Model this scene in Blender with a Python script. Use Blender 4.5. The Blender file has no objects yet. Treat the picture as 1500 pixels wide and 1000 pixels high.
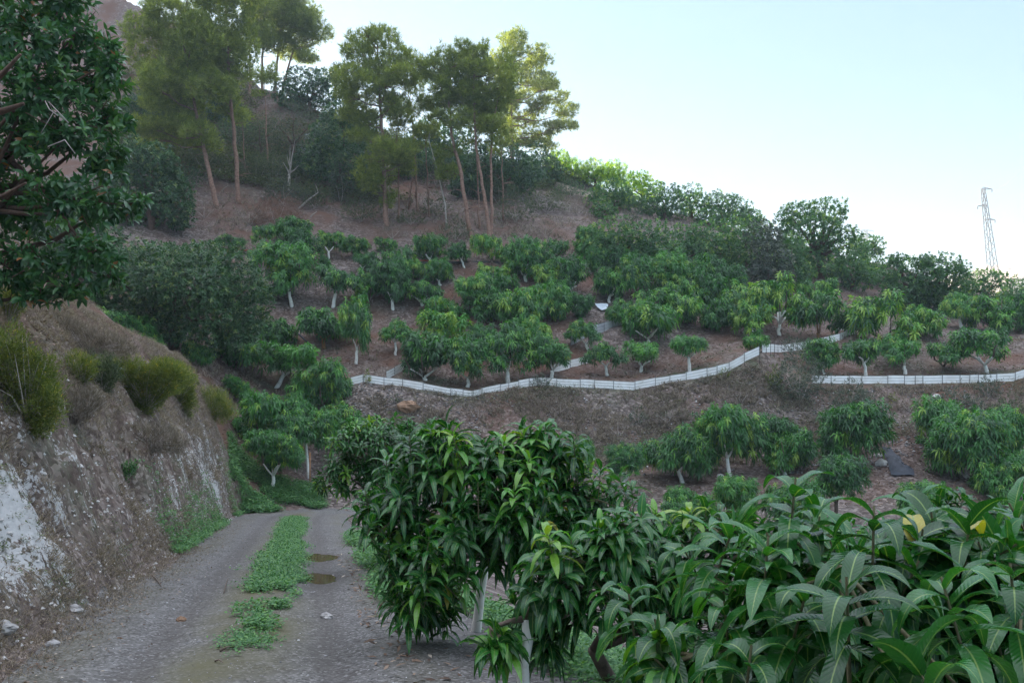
import bpy, math, random
import numpy as np
R = math.radians
rng = np.random.default_rng(7)
random.seed(7)
S = bpy.context.scene
COL = S.collection
F = 1300.0            # focal length in photo pixels (1500 wide)
HOR = 560.0           # horizon row
HAZE = .00062

# ------------------------------------------------------------------ camera, sky, sun, exposure
cd = bpy.data.cameras.new('camera'); cam = bpy.data.objects.new('camera', cd); COL.objects.link(cam)
cam.location = (0, 0, 0); cam.rotation_euler = (R(90), 0, 0)
cd.sensor_width = 36; cd.lens = 36 * F / 1500; cd.shift_y = 60 / 1500
cd.clip_start = 0.05; cd.clip_end = 5000
S.camera = cam
SUN_EL, SUN_AZ = 17.0, -42.0      # elevation, azimuth from +Y (negative = left)
w = bpy.data.worlds.new('World'); S.world = w; w.use_nodes = True
nt = w.node_tree; nt.nodes.clear()
sky = nt.nodes.new('ShaderNodeTexSky'); sky.sky_type = 'NISHITA'; sky.sun_disc = False
sky.sun_elevation = R(SUN_EL); sky.sun_rotation = R(SUN_AZ)
sky.air_density = 1.0; sky.dust_density = 1.2; sky.ozone_density = 1.2; sky.altitude = 300
bg = nt.nodes.new('ShaderNodeBackground'); bg.inputs[1].default_value = 0.12
wo = nt.nodes.new('ShaderNodeOutputWorld')
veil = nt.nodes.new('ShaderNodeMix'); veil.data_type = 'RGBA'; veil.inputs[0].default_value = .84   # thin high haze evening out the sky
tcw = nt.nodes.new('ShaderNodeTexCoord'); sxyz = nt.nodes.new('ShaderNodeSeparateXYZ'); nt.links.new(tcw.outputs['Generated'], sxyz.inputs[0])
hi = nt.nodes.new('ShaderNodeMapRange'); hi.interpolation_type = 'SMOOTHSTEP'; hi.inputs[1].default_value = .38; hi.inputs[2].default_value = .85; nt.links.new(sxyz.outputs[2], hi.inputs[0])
vc = nt.nodes.new('ShaderNodeMix'); vc.data_type = 'RGBA'; vc.inputs[6].default_value = (.48, .90, 1.24, 1); vc.inputs[7].default_value = (4.3, 4.6, 5.3, 1)   # upper sky brightened out of view, added to light the ground
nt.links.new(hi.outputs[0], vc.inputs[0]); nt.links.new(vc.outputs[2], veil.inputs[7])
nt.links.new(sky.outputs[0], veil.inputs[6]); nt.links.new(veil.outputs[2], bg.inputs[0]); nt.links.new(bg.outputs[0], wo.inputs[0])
sd = bpy.data.lights.new('sun', 'SUN'); so = bpy.data.objects.new('sun', sd); COL.objects.link(so)
sd.energy = 4.5; sd.angle = R(0.5); sd.color = (1.0, 0.86, 0.66)
from mathutils import Vector, Matrix
sv = Vector((math.sin(R(SUN_AZ)) * math.cos(R(SUN_EL)), math.cos(R(SUN_AZ)) * math.cos(R(SUN_EL)), math.sin(R(SUN_EL))))
so.rotation_euler = sv.to_track_quat('Z', 'Y').to_euler(); so.location = (0, 0, 60)
S.view_settings.view_transform = 'Standard'; S.view_settings.look = 'None'
S.view_settings.exposure = 2.28; S.view_settings.gamma = 1
S.render.engine = 'CYCLES'
S.cycles.max_bounces = 7; S.cycles.diffuse_bounces = 3; S.cycles.glossy_bounces = 2; S.cycles.transmission_bounces = 3
S.cycles.use_denoising = True; S.cycles.sample_clamp_indirect = 6
try: S.cycles.denoising_prefilter = 'ACCURATE'
except Exception: pass

# ------------------------------------------------------------------ noise
def _h(ix, iy, iz, s):
    n = (ix * 374761393 + iy * 668265263 + iz * 2147483647 + s * 974634777) & 0xffffffff
    n = ((n ^ (n >> 13)) * 1274126177) & 0xffffffff
    return ((n ^ (n >> 16)) & 0xffff) / 65535.0
def vnoise(x, y, z=None, s=0):
    x = np.asarray(x, float); y = np.asarray(y, float); z = np.zeros_like(x) if z is None else np.asarray(z, float)
    xi = np.floor(x).astype(np.int64); yi = np.floor(y).astype(np.int64); zi = np.floor(z).astype(np.int64)
    fx, fy, fz = x - xi, y - yi, z - zi
    fx = fx * fx * (3 - 2 * fx); fy = fy * fy * (3 - 2 * fy); fz = fz * fz * (3 - 2 * fz)
    r = 0
    for a in (0, 1):
        for b in (0, 1):
            for c in (0, 1):
                r = r + _h(xi + a, yi + b, zi + c, s) * (fx if a else 1 - fx) * (fy if b else 1 - fy) * (fz if c else 1 - fz)
    return r * 2 - 1
def fbm(x, y, z=None, s=0, o=4):
    r = 0; a = 1; t = 0
    for i in range(o):
        k = 2.03 ** i
        r = r + a * vnoise(x * k, y * k, None if z is None else z * k, s + i * 17); t += a; a *= .5
    return r / t
def sstep(a, b, x):
    t = np.clip((x - a) / (b - a), 0, 1); return t * t * (3 - 2 * t)

# ------------------------------------------------------------------ terrain height
RX = [-30, 0, 28, 31, 33.5, 35.5, 37, 37.8]      # road centre: y -> x (the first straight)
RV = [6.2, -.62, -7.0, -7.65, -7.9, -7.5, -6.3, -4.0]
def road_x(y): return np.interp(y, RX, RV)
def road_z(y): return -1.6 - .1 * np.clip(y, -30, 37)
U = lambda *a: np.array(a, float)
# feature lines of the far slope, each (u, Y, py)
FL = [
 U([-900,20,400],[0,20,600],[350,22,700],[500,24,820],[700,20,925],[900,20,930],[1500,20,930],[2400,20,930]),
 U([-900,30,330],[0,34,540],[200,34,560],[300,33.5,650],[350,33.5,733],[500,32,768],[600,31,815],[700,30,835],[1000,30,835],[1500,30,830],[2400,30,830]),
 U([-900,34,300],[0,37,500],[200,37,540],[300,36,610],[350,36,708],[400,36,742],[460,37.6,742],[500,38,741],[600,37,750],[700,37,745],[1000,36.5,735],[1500,36.5,735],[2400,36,735]),
 U([-900,40,260],[0,41,460],[200,41,520],[300,41,560],[350,41,640],[400,40,690],[460,41,700],[500,41,700],[600,42,680],[700,42.5,665],[1000,42.5,675],[1290,42,665],[1330,43,640],[1500,43,650],[2400,42,650]),
 U([-900,46,200],[0,47,420],[200,46,478],[300,46,520],[350,46,556],[400,47,578],[480,47,575],[512,47.3,563],[532,47.3,557],[563,47.3,563],[590,47.3,566],[620,47.3,571],[660,47.3,579],[693,47,583],[745,47.3,570],[775,47.4,564],[800,47.4,563],[850,47.4,565],[930,47.4,570],[960,47.4,563],[1005,47.4,556],[1050,47.4,547],[1068,47.4,542],[1098,47.8,523],[1115,48,517],[1150,48,540],[1180,47.5,562],[1300,47.4,562],[1420,47.4,560],[1487,47.4,557],[1500,47.4,551],[1600,47.6,545],[2400,48,540]),
 U([-900,50,180],[0,50,400],[200,50,445],[300,50,480],[400,50,545],[480,50,540],[563,50,548],[620,50.5,547],[700,50.5,556],[800,51,546],[900,51.2,545],[1000,50.5,540],[1100,50.5,514],[1150,50.5,532],[1200,51,545],[1300,51,547],[1400,51,545],[1500,51,535],[2400,52,525]),
 U([-900,55,150],[0,54,370],[200,54,410],[300,54,440],[400,54,490],[480,54,500],[563,54,505],[620,54,515],[700,54,520],[800,54.5,508],[870,54.5,500],[930,54.5,500],[1000,54.5,503],[1100,54.5,503],[1150,54.5,512],[1200,54.5,506],[1250,54.5,491],[1300,54.5,508],[1400,54.5,512],[1500,55,505],[2400,55,500]),
 U([-900,59,130],[0,58,345],[200,58,370],[300,58,400],[400,58,448],[480,58,450],[600,58,458],[700,58,462],[800,58.5,455],[900,58.5,462],[1000,58.5,468],[1100,59,470],[1200,59,480],[1300,60,478],[1400,60,484],[1500,60,484],[2400,60,480]),
 U([-900,66,100],[0,63,310],[200,63,335],[300,63,365],[400,63,385],[500,63,392],[600,63,392],[700,63,390],[800,64,385],[900,65,395],[1000,66,405],[1100,67,420],[1200,67,430],[1300,68,440],[1400,68,455],[1500,68,470],[2400,68,475]),
 U([-900,72,50],[0,69,270],[200,69,290],[300,69,308],[400,69,335],[500,69,345],[600,69,345],[700,69,352],[800,70,345],[900,72,350],[1000,74,352],[1100,75,375],[1200,75,398],[1300,76,408],[1400,76,430],[1500,77,452],[2400,78,465]),
 U([-900,90,-60],[0,84,170],[200,84,195],[300,84,205],[400,82,240],[500,82,262],[600,82,270],[700,82,285],[800,82,298],[900,84,310],[1000,84,325],[1100,84,352],[1200,84,380],[1300,84,396],[1400,84,425],[1500,86,450],[2400,88,460]),
 U([-900,125,-300],[0,122,-60],[140,120,-12],[200,112,8],[300,102,60],[380,96,128],[450,95,150],[600,94,212],[750,94,245],[830,94,258],[900,94,285],[1000,92,315],[1100,92,345],[1250,90,377],[1300,90,390],[1400,92,425],[1500,94,447],[2400,96,455]),
 U([-900,190,-60],[0,190,180],[300,180,260],[600,170,380],[900,170,420],[1200,170,480],[1500,170,560],[2400,170,590]),
 U([-900,420,400],[0,420,500],[600,420,600],[1500,420,610],[2400,420,610]),
]
def far_h(x, y):
    yy = np.maximum(y, 4.0); u = np.clip(750 + F * x / yy, -900, 2400)
    Ys = [np.interp(u, f[:, 0], f[:, 1]) for f in FL]
    Zs = [(HOR - np.interp(u, f[:, 0], f[:, 2])) / F * Y for f, Y in zip(FL, Ys)]
    z = Zs[0].copy()
    for k in range(len(FL) - 1):
        t = (y - Ys[k]) / (Ys[k + 1] - Ys[k])
        m = (t > 0)
        tt = np.clip(t, 0, 1)
        z = np.where(m, Zs[k] + (Zs[k + 1] - Zs[k]) * tt, z)
    return z
BD = np.array([-.2, 0, .25, .75, 1.35, 2.2, 3.2, 4.2, 4.9, 6.5, 10, 15, 30, 60]); BZ = np.array([0, .03, .55, 1.6, 2.75, 3.8, 4.85, 5.85, 6.2, 6.5, 7.4, 9.5, 19, 40])
DD = np.array([-5, 0, 1.2, 2.4, 4.5, 8, 14, 30]); DZ = np.array([0, 0, -.08, -.45, -1.5, -2.9, -3.7, -4.0])
PUD = [(-3.66, 16.5, .42, .62), (-2.98, 13.35, .40, .50)]
def toe_x(y): return np.where(y < 33, -2.63 - .23 * y, -10.22 - .05 * (y - 33)) 
def height(x, y):
    x = np.asarray(x, float); y = np.asarray(y, float)
    rz = road_z(y); rx = road_x(y)
    # left cutting
    d = toe_x(y) - x
    n1 = fbm(x * .55, y * .55, s=3); n2 = fbm(x * 2.1, y * 1.6, s=9, o=5)
    sc = np.interp(y, [0, 16, 25, 32, 40], [1, 1, .72, .45, .45])
    dd = d / sc
    rough = sstep(.05, .9, dd) * (1 - sstep(5, 9, dd))
    zb_ = np.interp(dd + n1 * .5, BD, BZ); n5 = fbm(y * .9, zb_ * .9, x * .3, s=15, o=5); n4 = np.abs(fbm(y * 1.1 + 3, zb_ * 1.5, x * .4, s=12, o=4)); top_ = 1 - .82 * sstep(1.3, 2.6, dd); dd = dd + rough * (n1 * .35 * top_ + n5 * .50 * top_ + (n4 - .22) * .28 * top_)
    bank = rz + np.interp(dd, BD, BZ) * np.interp(y, [0, 15, 33], [1, 1, .95]) + rough * (.06 * vnoise(x * 9, y * 7, s=5) + .12 * vnoise(x * 4.3, y * 3.7, s=6))
    # right shoulder falling to the gully
    e = x - (rx + 1.45)
    e = np.where(y < 9, e - .45 * sstep(9, 5, y), e)
    right = rz + np.interp(e, DD, DZ)
    near = np.where(d > -.2, bank, right)
    o = x - rx
    rut = -.045 * np.exp(-((np.abs(o) - .78) / .28) ** 2) + .02 * np.exp(-(o / .35) ** 2)
    rut = rut * (np.abs(o) < 1.7)
    near = near + rut + .012 * vnoise(x * 3, y * 3, s=21) + .05 * n1 * sstep(.5, 3, e)
    far = far_h(x, y)
    bumps = fbm(x * .35, y * .35, s=31) * .35 + fbm(x * 1.3, y * 1.3, s=33) * .16
    far = far + bumps * np.interp(y, [30, 40, 50, 70, 120], [.25, .5, .75, 1.3, 2.5])
    wl = 1 - sstep(33.2, 36, y)
    wr = 1 - sstep(22, 33, y)
    onroad = 1 - sstep(1.5, 2.6, np.abs(o))
    wr = np.maximum(wr, onroad * (1 - sstep(37.0, 38.8, y)))
    wgt = np.where(d > -.2, wl, np.maximum(wr, wl * (1 - sstep(0, 3.0, np.maximum(-d, 0) - .2)) * 1.0))
    h = near * wgt + far * (1 - wgt)
    for (px_, py_, rx_, ry_) in PUD:
        q = ((x - px_) / rx_) ** 2 + ((y - py_) / ry_) ** 2 + .35 * vnoise(x * 4, y * 4, s=77)
        h = h - .035 * (1 - sstep(.55, 1.5, q))
    return h
def H1(x, y): return float(height(np.array([x]), np.array([y]))[0])
def hit(u, py, y0=5.0, y1=130.0):
    """first point of the ground seen at photo pixel (u, py), searched from depth y0"""
    Y = np.arange(y0, y1, .1)
    x = (u - 750) / F * Y; z = (HOR - py) / F * Y
    g = height(x, Y)
    k = np.nonzero(g >= z)[0]
    if len(k) == 0:
        k = [int(np.argmin(z - g))]
    Yk = Y[k[0]]
    return Vector(((u - 750) / F * Yk, Yk, float(g[k[0]])))
def at(u, py, Y): return Vector(((u - 750) / F * Y, Y, (HOR - py) / F * Y))

# ------------------------------------------------------------------ mesh accumulators
class MB:
    def __init__(s): s.v = []; s.q = []; s.t = []; s.n = 0; s.qr = []; s.tr = []; s.qm = []; s.tm = []; s.uv = []
    def add(s, v, quads=None, tris=None, r=0., m=0, uv=None):
        v = np.asarray(v, float).reshape(-1, 3); s.v.append(v)
        s.uv.append(np.zeros((len(v), 2)) if uv is None else uv)
        if quads is not None and len(quads):
            quads = np.asarray(quads).reshape(-1, 4); s.q.append(quads + s.n)
            s.qr.append(np.broadcast_to(r, (len(quads),)) if np.ndim(r) == 0 else r); s.qm.append(np.full(len(quads), m))
        if tris is not None and len(tris):
            tris = np.asarray(tris).reshape(-1, 3); s.t.append(tris + s.n)
            s.tr.append(np.broadcast_to(r, (len(tris),)) if np.ndim(r) == 0 else r); s.tm.append(np.full(len(tris), m))
        s.n += len(v)
    def mesh(s, name, mats, smooth=True, uv=False):
        me = bpy.data.meshes.new(name)
        v = np.concatenate(s.v) if s.v else np.zeros((0, 3))
        q = np.concatenate(s.q) if s.q else np.zeros((0, 4), int); t = np.concatenate(s.t) if s.t else np.zeros((0, 3), int)
        nq, ntri = len(q), len(t)
        me.vertices.add(len(v)); me.vertices.foreach_set('co', v.astype(np.float32).ravel())
        me.loops.add(nq * 4 + ntri * 3); me.polygons.add(nq + ntri)
        li = np.concatenate([q.ravel(), t.ravel()]).astype(np.int32)
        me.loops.foreach_set('vertex_index', li)
        st = np.concatenate([np.arange(nq) * 4, nq * 4 + np.arange(ntri) * 3]).astype(np.int32)
        me.polygons.foreach_set('loop_start', st)
        mi = np.concatenate(s.qm + s.tm).astype(np.int32); me.polygons.foreach_set('material_index', mi)
        me.polygons.foreach_set('use_smooth', np.full(nq + ntri, smooth))
        rr = np.concatenate(s.qr + s.tr).astype(np.float32)
        a = me.attributes.new('rnd', 'FLOAT', 'FACE'); a.data.foreach_set('value', rr)
        if uv:
            uvl = me.uv_layers.new(name='UVMap'); uu = np.concatenate(s.uv)[li]
            uvl.data.foreach_set('uv', uu.astype(np.float32).ravel())
        for m in (mats if isinstance(mats, (list, tuple)) else [mats]): me.materials.append(m)
        me.update(calc_edges=True)
        return me
def obj(name, me, parent=None, loc=(0, 0, 0), **tags):
    o = bpy.data.objects.new(name, me); COL.objects.link(o); o.location = loc
    if parent is not None: o.parent = parent
    for k, v in tags.items(): o[k] = v
    return o
def thing(name, label, cat, loc, group=None, rz=0):
    o = bpy.data.objects.new(name, None); COL.objects.link(o); o.location = loc; o.rotation_euler = (0, 0, rz)
    o.empty_display_size = .2
    o['label'] = label; o['category'] = cat
    if group: o['group'] = group
    return o
def nrm(a): return a / np.maximum(np.linalg.norm(a, axis=-1, keepdims=True), 1e-9)
def tube(mb, pts, rad, sides=7, m=0, r=0.5, cap=True, jit=0.0):
    pts = np.array([tuple(p) for p in pts], float); rad = np.broadcast_to(rad, (len(pts),)) if np.ndim(rad) == 0 else np.array(rad, float)
    tg = np.gradient(pts, axis=0); tg = nrm(tg)
    ref = np.array([0, 0, 1.]) if abs(tg[0][2]) < .9 else np.array([1., 0, 0])
    a = np.arange(sides) / sides * 2 * np.pi; V = []
    for p, t, rr in zip(pts, tg, rad):
        u = np.cross(t, ref); u /= np.linalg.norm(u) + 1e-9; w_ = np.cross(t, u); ref = -np.cross(u, t) if False else ref
        rj = rr * (1 + jit * (rng.random(sides) - .5))
        V.append(p + (np.cos(a)[:, None] * u + np.sin(a)[:, None] * w_) * rj[:, None])
    V = np.concatenate(V); n = len(pts)
    i = np.arange(n - 1)[:, None] * sides; k = np.arange(sides)[None]; k2 = (k + 1) % sides
    q = np.stack([i + k, i + k2, i + sides + k2, i + sides + k], -1).reshape(-1, 4)
    tr = []
    if cap:
        V = np.concatenate([V, pts[:1], pts[-1:]]); c0 = n * sides
        tr = [(c0, b, (b + 1) % sides)[::1] for b in range(sides)] + [(c0 + 1, (n - 1) * sides + (b + 1) % sides, (n - 1) * sides + b) for b in range(sides)]
        tr = [(x[0], x[2], x[1]) for x in tr]
    tr = np.array(tr).reshape(-1, 3).astype(int)
    v0 = mb.n; V = np.asarray(V); s = mb
    s.v.append(V); s.uv.append(np.zeros((len(V), 2))); s.q.append(q + v0); s.qr.append(np.full(len(q), r)); s.qm.append(np.full(len(q), m))
    if len(tr): s.t.append(tr + v0); s.tr.append(np.full(len(tr), r)); s.tm.append(np.full(len(tr), m))
    s.n += len(V)
def box(mb, c, sx, sy, sz, m=0, rot=None, r=.5):
    v = np.array([[x, y, z] for x in (-1, 1) for y in (-1, 1) for z in (-1, 1)], float) * [sx / 2, sy / 2, sz / 2]
    if rot is not None: v = v @ np.array(rot).T
    mb.add(v + np.array(tuple(c)), quads=[[0, 1, 3, 2], [4, 6, 7, 5], [0, 4, 5, 1], [2, 3, 7, 6], [0, 2, 6, 4], [1, 5, 7, 3]], r=r, m=m)
def curve_pts(p0, p1, n=6, sag=0., wob=0.):
    t = np.linspace(0, 1, n)[:, None]; p0 = np.array(tuple(p0)); p1 = np.array(tuple(p1))
    p = p0 + (p1 - p0) * t; p[:, 2] += sag * 4 * (t * (1 - t))[:, 0]
    w_ = rng.normal(0, 1, (n, 3)) * wob; w_[0] = 0; w_[-1] = 0
    return p + w_

def leaves2(mb, P, D, N, L, W, droop=.3, rnd=None, m=0):
    """many small bent leaves: two triangles each"""
    k = len(P); D = nrm(D); Sd = nrm(np.cross(D, N)); L = np.broadcast_to(L, (k,))[:, None]; W = np.broadcast_to(W, (k,))[:, None]
    dn = np.array([0, 0, -1.]); dr = np.broadcast_to(droop, (k,))[:, None]
    mid = P + D * L * .45 + dn * L * dr * .12
    tip = P + D * L * .92 + dn * L * dr
    V = np.stack([P, mid - Sd * W / 2, mid + Sd * W / 2, tip], 1).reshape(-1, 3)
    b = np.arange(k)[:, None] * 4
    T = np.concatenate([b + np.array([[0, 2, 1]]), b + np.array([[1, 2, 3]])], 1).reshape(-1, 3)
    rr = np.repeat(rng.random(k) if rnd is None else rnd, 2)
    mb.add(V, tris=T, r=rr, m=m)
def leavesN(mb, P, D, N, L, W, n=6, droop=.5, fold=.18, curl=0., wave=.0, rnd=None, m=0):
    """near leaves: n stations, folded along the midrib, uv = (across, along)"""
    k = len(P); D = nrm(D); Sd = nrm(np.cross(D, N)); Up = nrm(np.cross(Sd, D))
    L = np.broadcast_to(L, (k,)); W = np.broadcast_to(W, (k,)); droop = np.broadcast_to(droop, (k,))
    t = np.linspace(0, 1, n + 1)
    # direction turns downwards along the leaf
    pos = np.zeros((k, n + 1, 3)); pos[:, 0] = P; d = D.copy(); ups = []; dirs = []
    for i in range(n + 1):
        dirs.append(d.copy())
        if i < n:
            pos[:, i + 1] = pos[:, i] + d * (L / n)[:, None]
            d = nrm(d + np.array([0, 0, -1.]) * (droop / n * (.5 + 1.2 * t[i]) * 2.0)[:, None])
    dirs = np.stack(dirs, 1)
    Sx = np.repeat(Sd[:, None], n + 1, 1); Ux = nrm(np.cross(Sx, dirs))
    prof = np.sin(np.pi * np.clip((t * .97 + .03), 0, 1) ** .78) ** .8; prof[0] = .10; prof[-1] = .02
    wv = wave * np.sin(t[None] * 14 + rng.random((k, 1)) * 6.28)
    hw = (W / 2)[:, None] * prof[None]
    V = np.stack([pos - Sx * hw[..., None] + Ux * (hw * (fold * 2 + wv))[..., None], pos, pos + Sx * hw[..., None] + Ux * (hw * (fold * 2 - wv))[..., None]], 2)
    V = V.reshape(k, -1, 3)
    uv = np.zeros((k, n + 1, 3, 2)); uv[..., 0] = np.array([-1, 0, 1]) * 1.0; uv[..., 1] = t[None, :, None]
    b = (np.arange(k) * (n + 1) * 3)[:, None, None]; i = (np.arange(n) * 3)[None, :, None]
    Q = np.concatenate([b + i + np.array([[[0, 1, 4, 3]]]), b + i + np.array([[[1, 2, 5, 4]]])], -1).reshape(-1, 4)
    rr = np.repeat(rng.random(k) if rnd is None else rnd, 2 * n)
    mb.add(V.reshape(-1, 3), quads=Q, r=rr, m=m, uv=uv.reshape(-1, 2))
def perp(A):
    ref = np.where(np.abs(A[:, 2:3]) < .9, np.array([[0, 0, 1.]]), np.array([[1., 0, 0]]))
    Ux = nrm(np.cross(A, ref)); return Ux, np.cross(A, Ux)
def rosettes(C, A, m, th0, th1):
    """m leaf directions round each axis A; returns P, D, N, index"""
    k = len(C); Ux, Vx = perp(A)
    ph = (np.arange(m)[None] * 2.399 + rng.random((k, 1)) * 6.28 + rng.normal(0, .25, (k, m)))
    th = th0 + (th1 - th0) * (np.arange(m)[None] + rng.random((k, m))) / m
    D = np.cos(th)[..., None] * A[:, None] + np.sin(th)[..., None] * (np.cos(ph)[..., None] * Ux[:, None] + np.sin(ph)[..., None] * Vx[:, None])
    N = np.repeat(A[:, None], m, 1) + np.array([0, 0, .35])
    P = np.repeat(C[:, None], m, 1) - A[:, None] * (np.linspace(0, .1, m)[None, :, None])
    return P.reshape(-1, 3), D.reshape(-1, 3), N.reshape(-1, 3), np.repeat(np.arange(k), m)
def blob_pts(blobs, dens, inner=.35, lump=.18, nomore=-.75):
    """points and outward normals on the union of ellipsoids (c, r)"""
    Cs, Ns = [], []
    B = [(np.array(tuple(c), float), np.array(tuple(r), float)) for c, r in blobs]
    for i, (c, r) in enumerate(B):
        a = 4 * np.pi * ((np.prod(r[[0, 1]]) ** 1.6 + np.prod(r[[0, 2]]) ** 1.6 + np.prod(r[[1, 2]]) ** 1.6) / 3) ** (1 / 1.6)
        n = max(8, int(a * dens)); d = nrm(rng.normal(0, 1, (n, 3)))
        s = np.where(rng.random(n) < inner, rng.uniform(.45, .85, n), rng.uniform(.88, 1.04, n))
        s = s * (1 + lump * fbm(d[:, 0] * 1.7 + c[0] * 3 + i * 7, d[:, 1] * 1.7 + c[1], d[:, 2] * 1.7, s=i + 50, o=2) * 2)
        p = c + d * r * s[:, None]; nn = nrm(d / r)
        keep = (nn[:, 2] > nomore) | (rng.random(n) < .3)
        for j, (c2, r2) in enumerate(B):
            if j != i: keep &= (np.sum(((p - c2) / r2) ** 2, 1) > .55) | (rng.random(n) < .12)
        Cs.append(p[keep]); Ns.append(nn[keep])
    return np.concatenate(Cs), np.concatenate(Ns)
KINDS = dict(   # leaves per whorl, theta0, theta1, length, width, droop, up-bias, rosettes per m2
    mango=dict(m=11, th=(.5, 1.9), L=(.20, .31), W=.075, droop=.6, up=.55, dens=14),
    midmango=dict(m=12, th=(.5, 1.9), L=(.18, .28), W=.058, droop=.65, up=.5, dens=22),
    avocado=dict(m=8, th=(.3, 1.6), L=(.12, .20), W=.075, droop=.2, up=.5, dens=20),
    faravocado=dict(m=7, th=(.3, 1.6), L=(.18, .28), W=.12, droop=.2, up=.5, dens=10),
    olive=dict(m=9, th=(.1, 1.5), L=(.07, .15), W=.03, droop=.05, up=.6, dens=45),
    dry=dict(m=7, th=(.1, 1.3), L=(.10, .26), W=.012, droop=.05, up=.9, dens=45),
)
def leaf_cloud(mb, blobs, kind, dens=1., inner=.35, m=0, lump=.18, nomore=-.75, young=.12):
    K = KINDS[kind]
    C, N = blob_pts(blobs, K['dens'] * dens, inner, lump, nomore)
    A = nrm(N + np.array([0, 0, K['up']]) + rng.normal(0, .25, N.shape))
    P, D, NN, ix = rosettes(C, A, K['m'], *K['th'])
    base = rng.random(len(C)) * .55 + .15 * fbm(C[:, 0] * 1.2, C[:, 1] * 1.2, C[:, 2] * 1.2, s=4, o=2)
    base = np.where(rng.random(len(C)) < young, rng.uniform(.75, 1, len(C)), base)
    rr = np.clip(base[ix] + rng.normal(0, .08, len(ix)), 0, 1)
    leaves2(mb, P, D, NN + rng.normal(0, .3, NN.shape), rng.uniform(*K['L'], len(P)), K['W'] * rng.uniform(.8, 1.2, len(P)), K['droop'] * rng.uniform(.5, 1.4, len(P)), rr, m)
    return C, N
def needle_cloud(mb, blobs, dens=26, m=0, L=.26, nb=9, inner=.6, W=.018):
    C, N = blob_pts(blobs, dens, inner, .30, -1)
    A = nrm(N * .8 + np.array([0, 0, .9]) + rng.normal(0, .35, N.shape))
    P, D, NN, ix = rosettes(C, A, nb, .1, 1.5)
    P = P + rng.normal(0, .05, P.shape)
    k = len(P); Lk = rng.uniform(.6, 1.2, k) * L
    Sd = nrm(np.cross(D, rng.normal(0, 1, D.shape))) * W
    tip = P + D * Lk[:, None]
    V = np.stack([P - Sd, P + Sd, tip], 1).reshape(-1, 3)
    rr = np.clip(rng.random(len(C)) * .7, 0, 1)[ix]
    mb.add(V, tris=np.arange(3 * k).reshape(-1, 3), r=np.clip(rr + rng.normal(0, .1, k), 0, 1), m=m)
    return C, N

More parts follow.
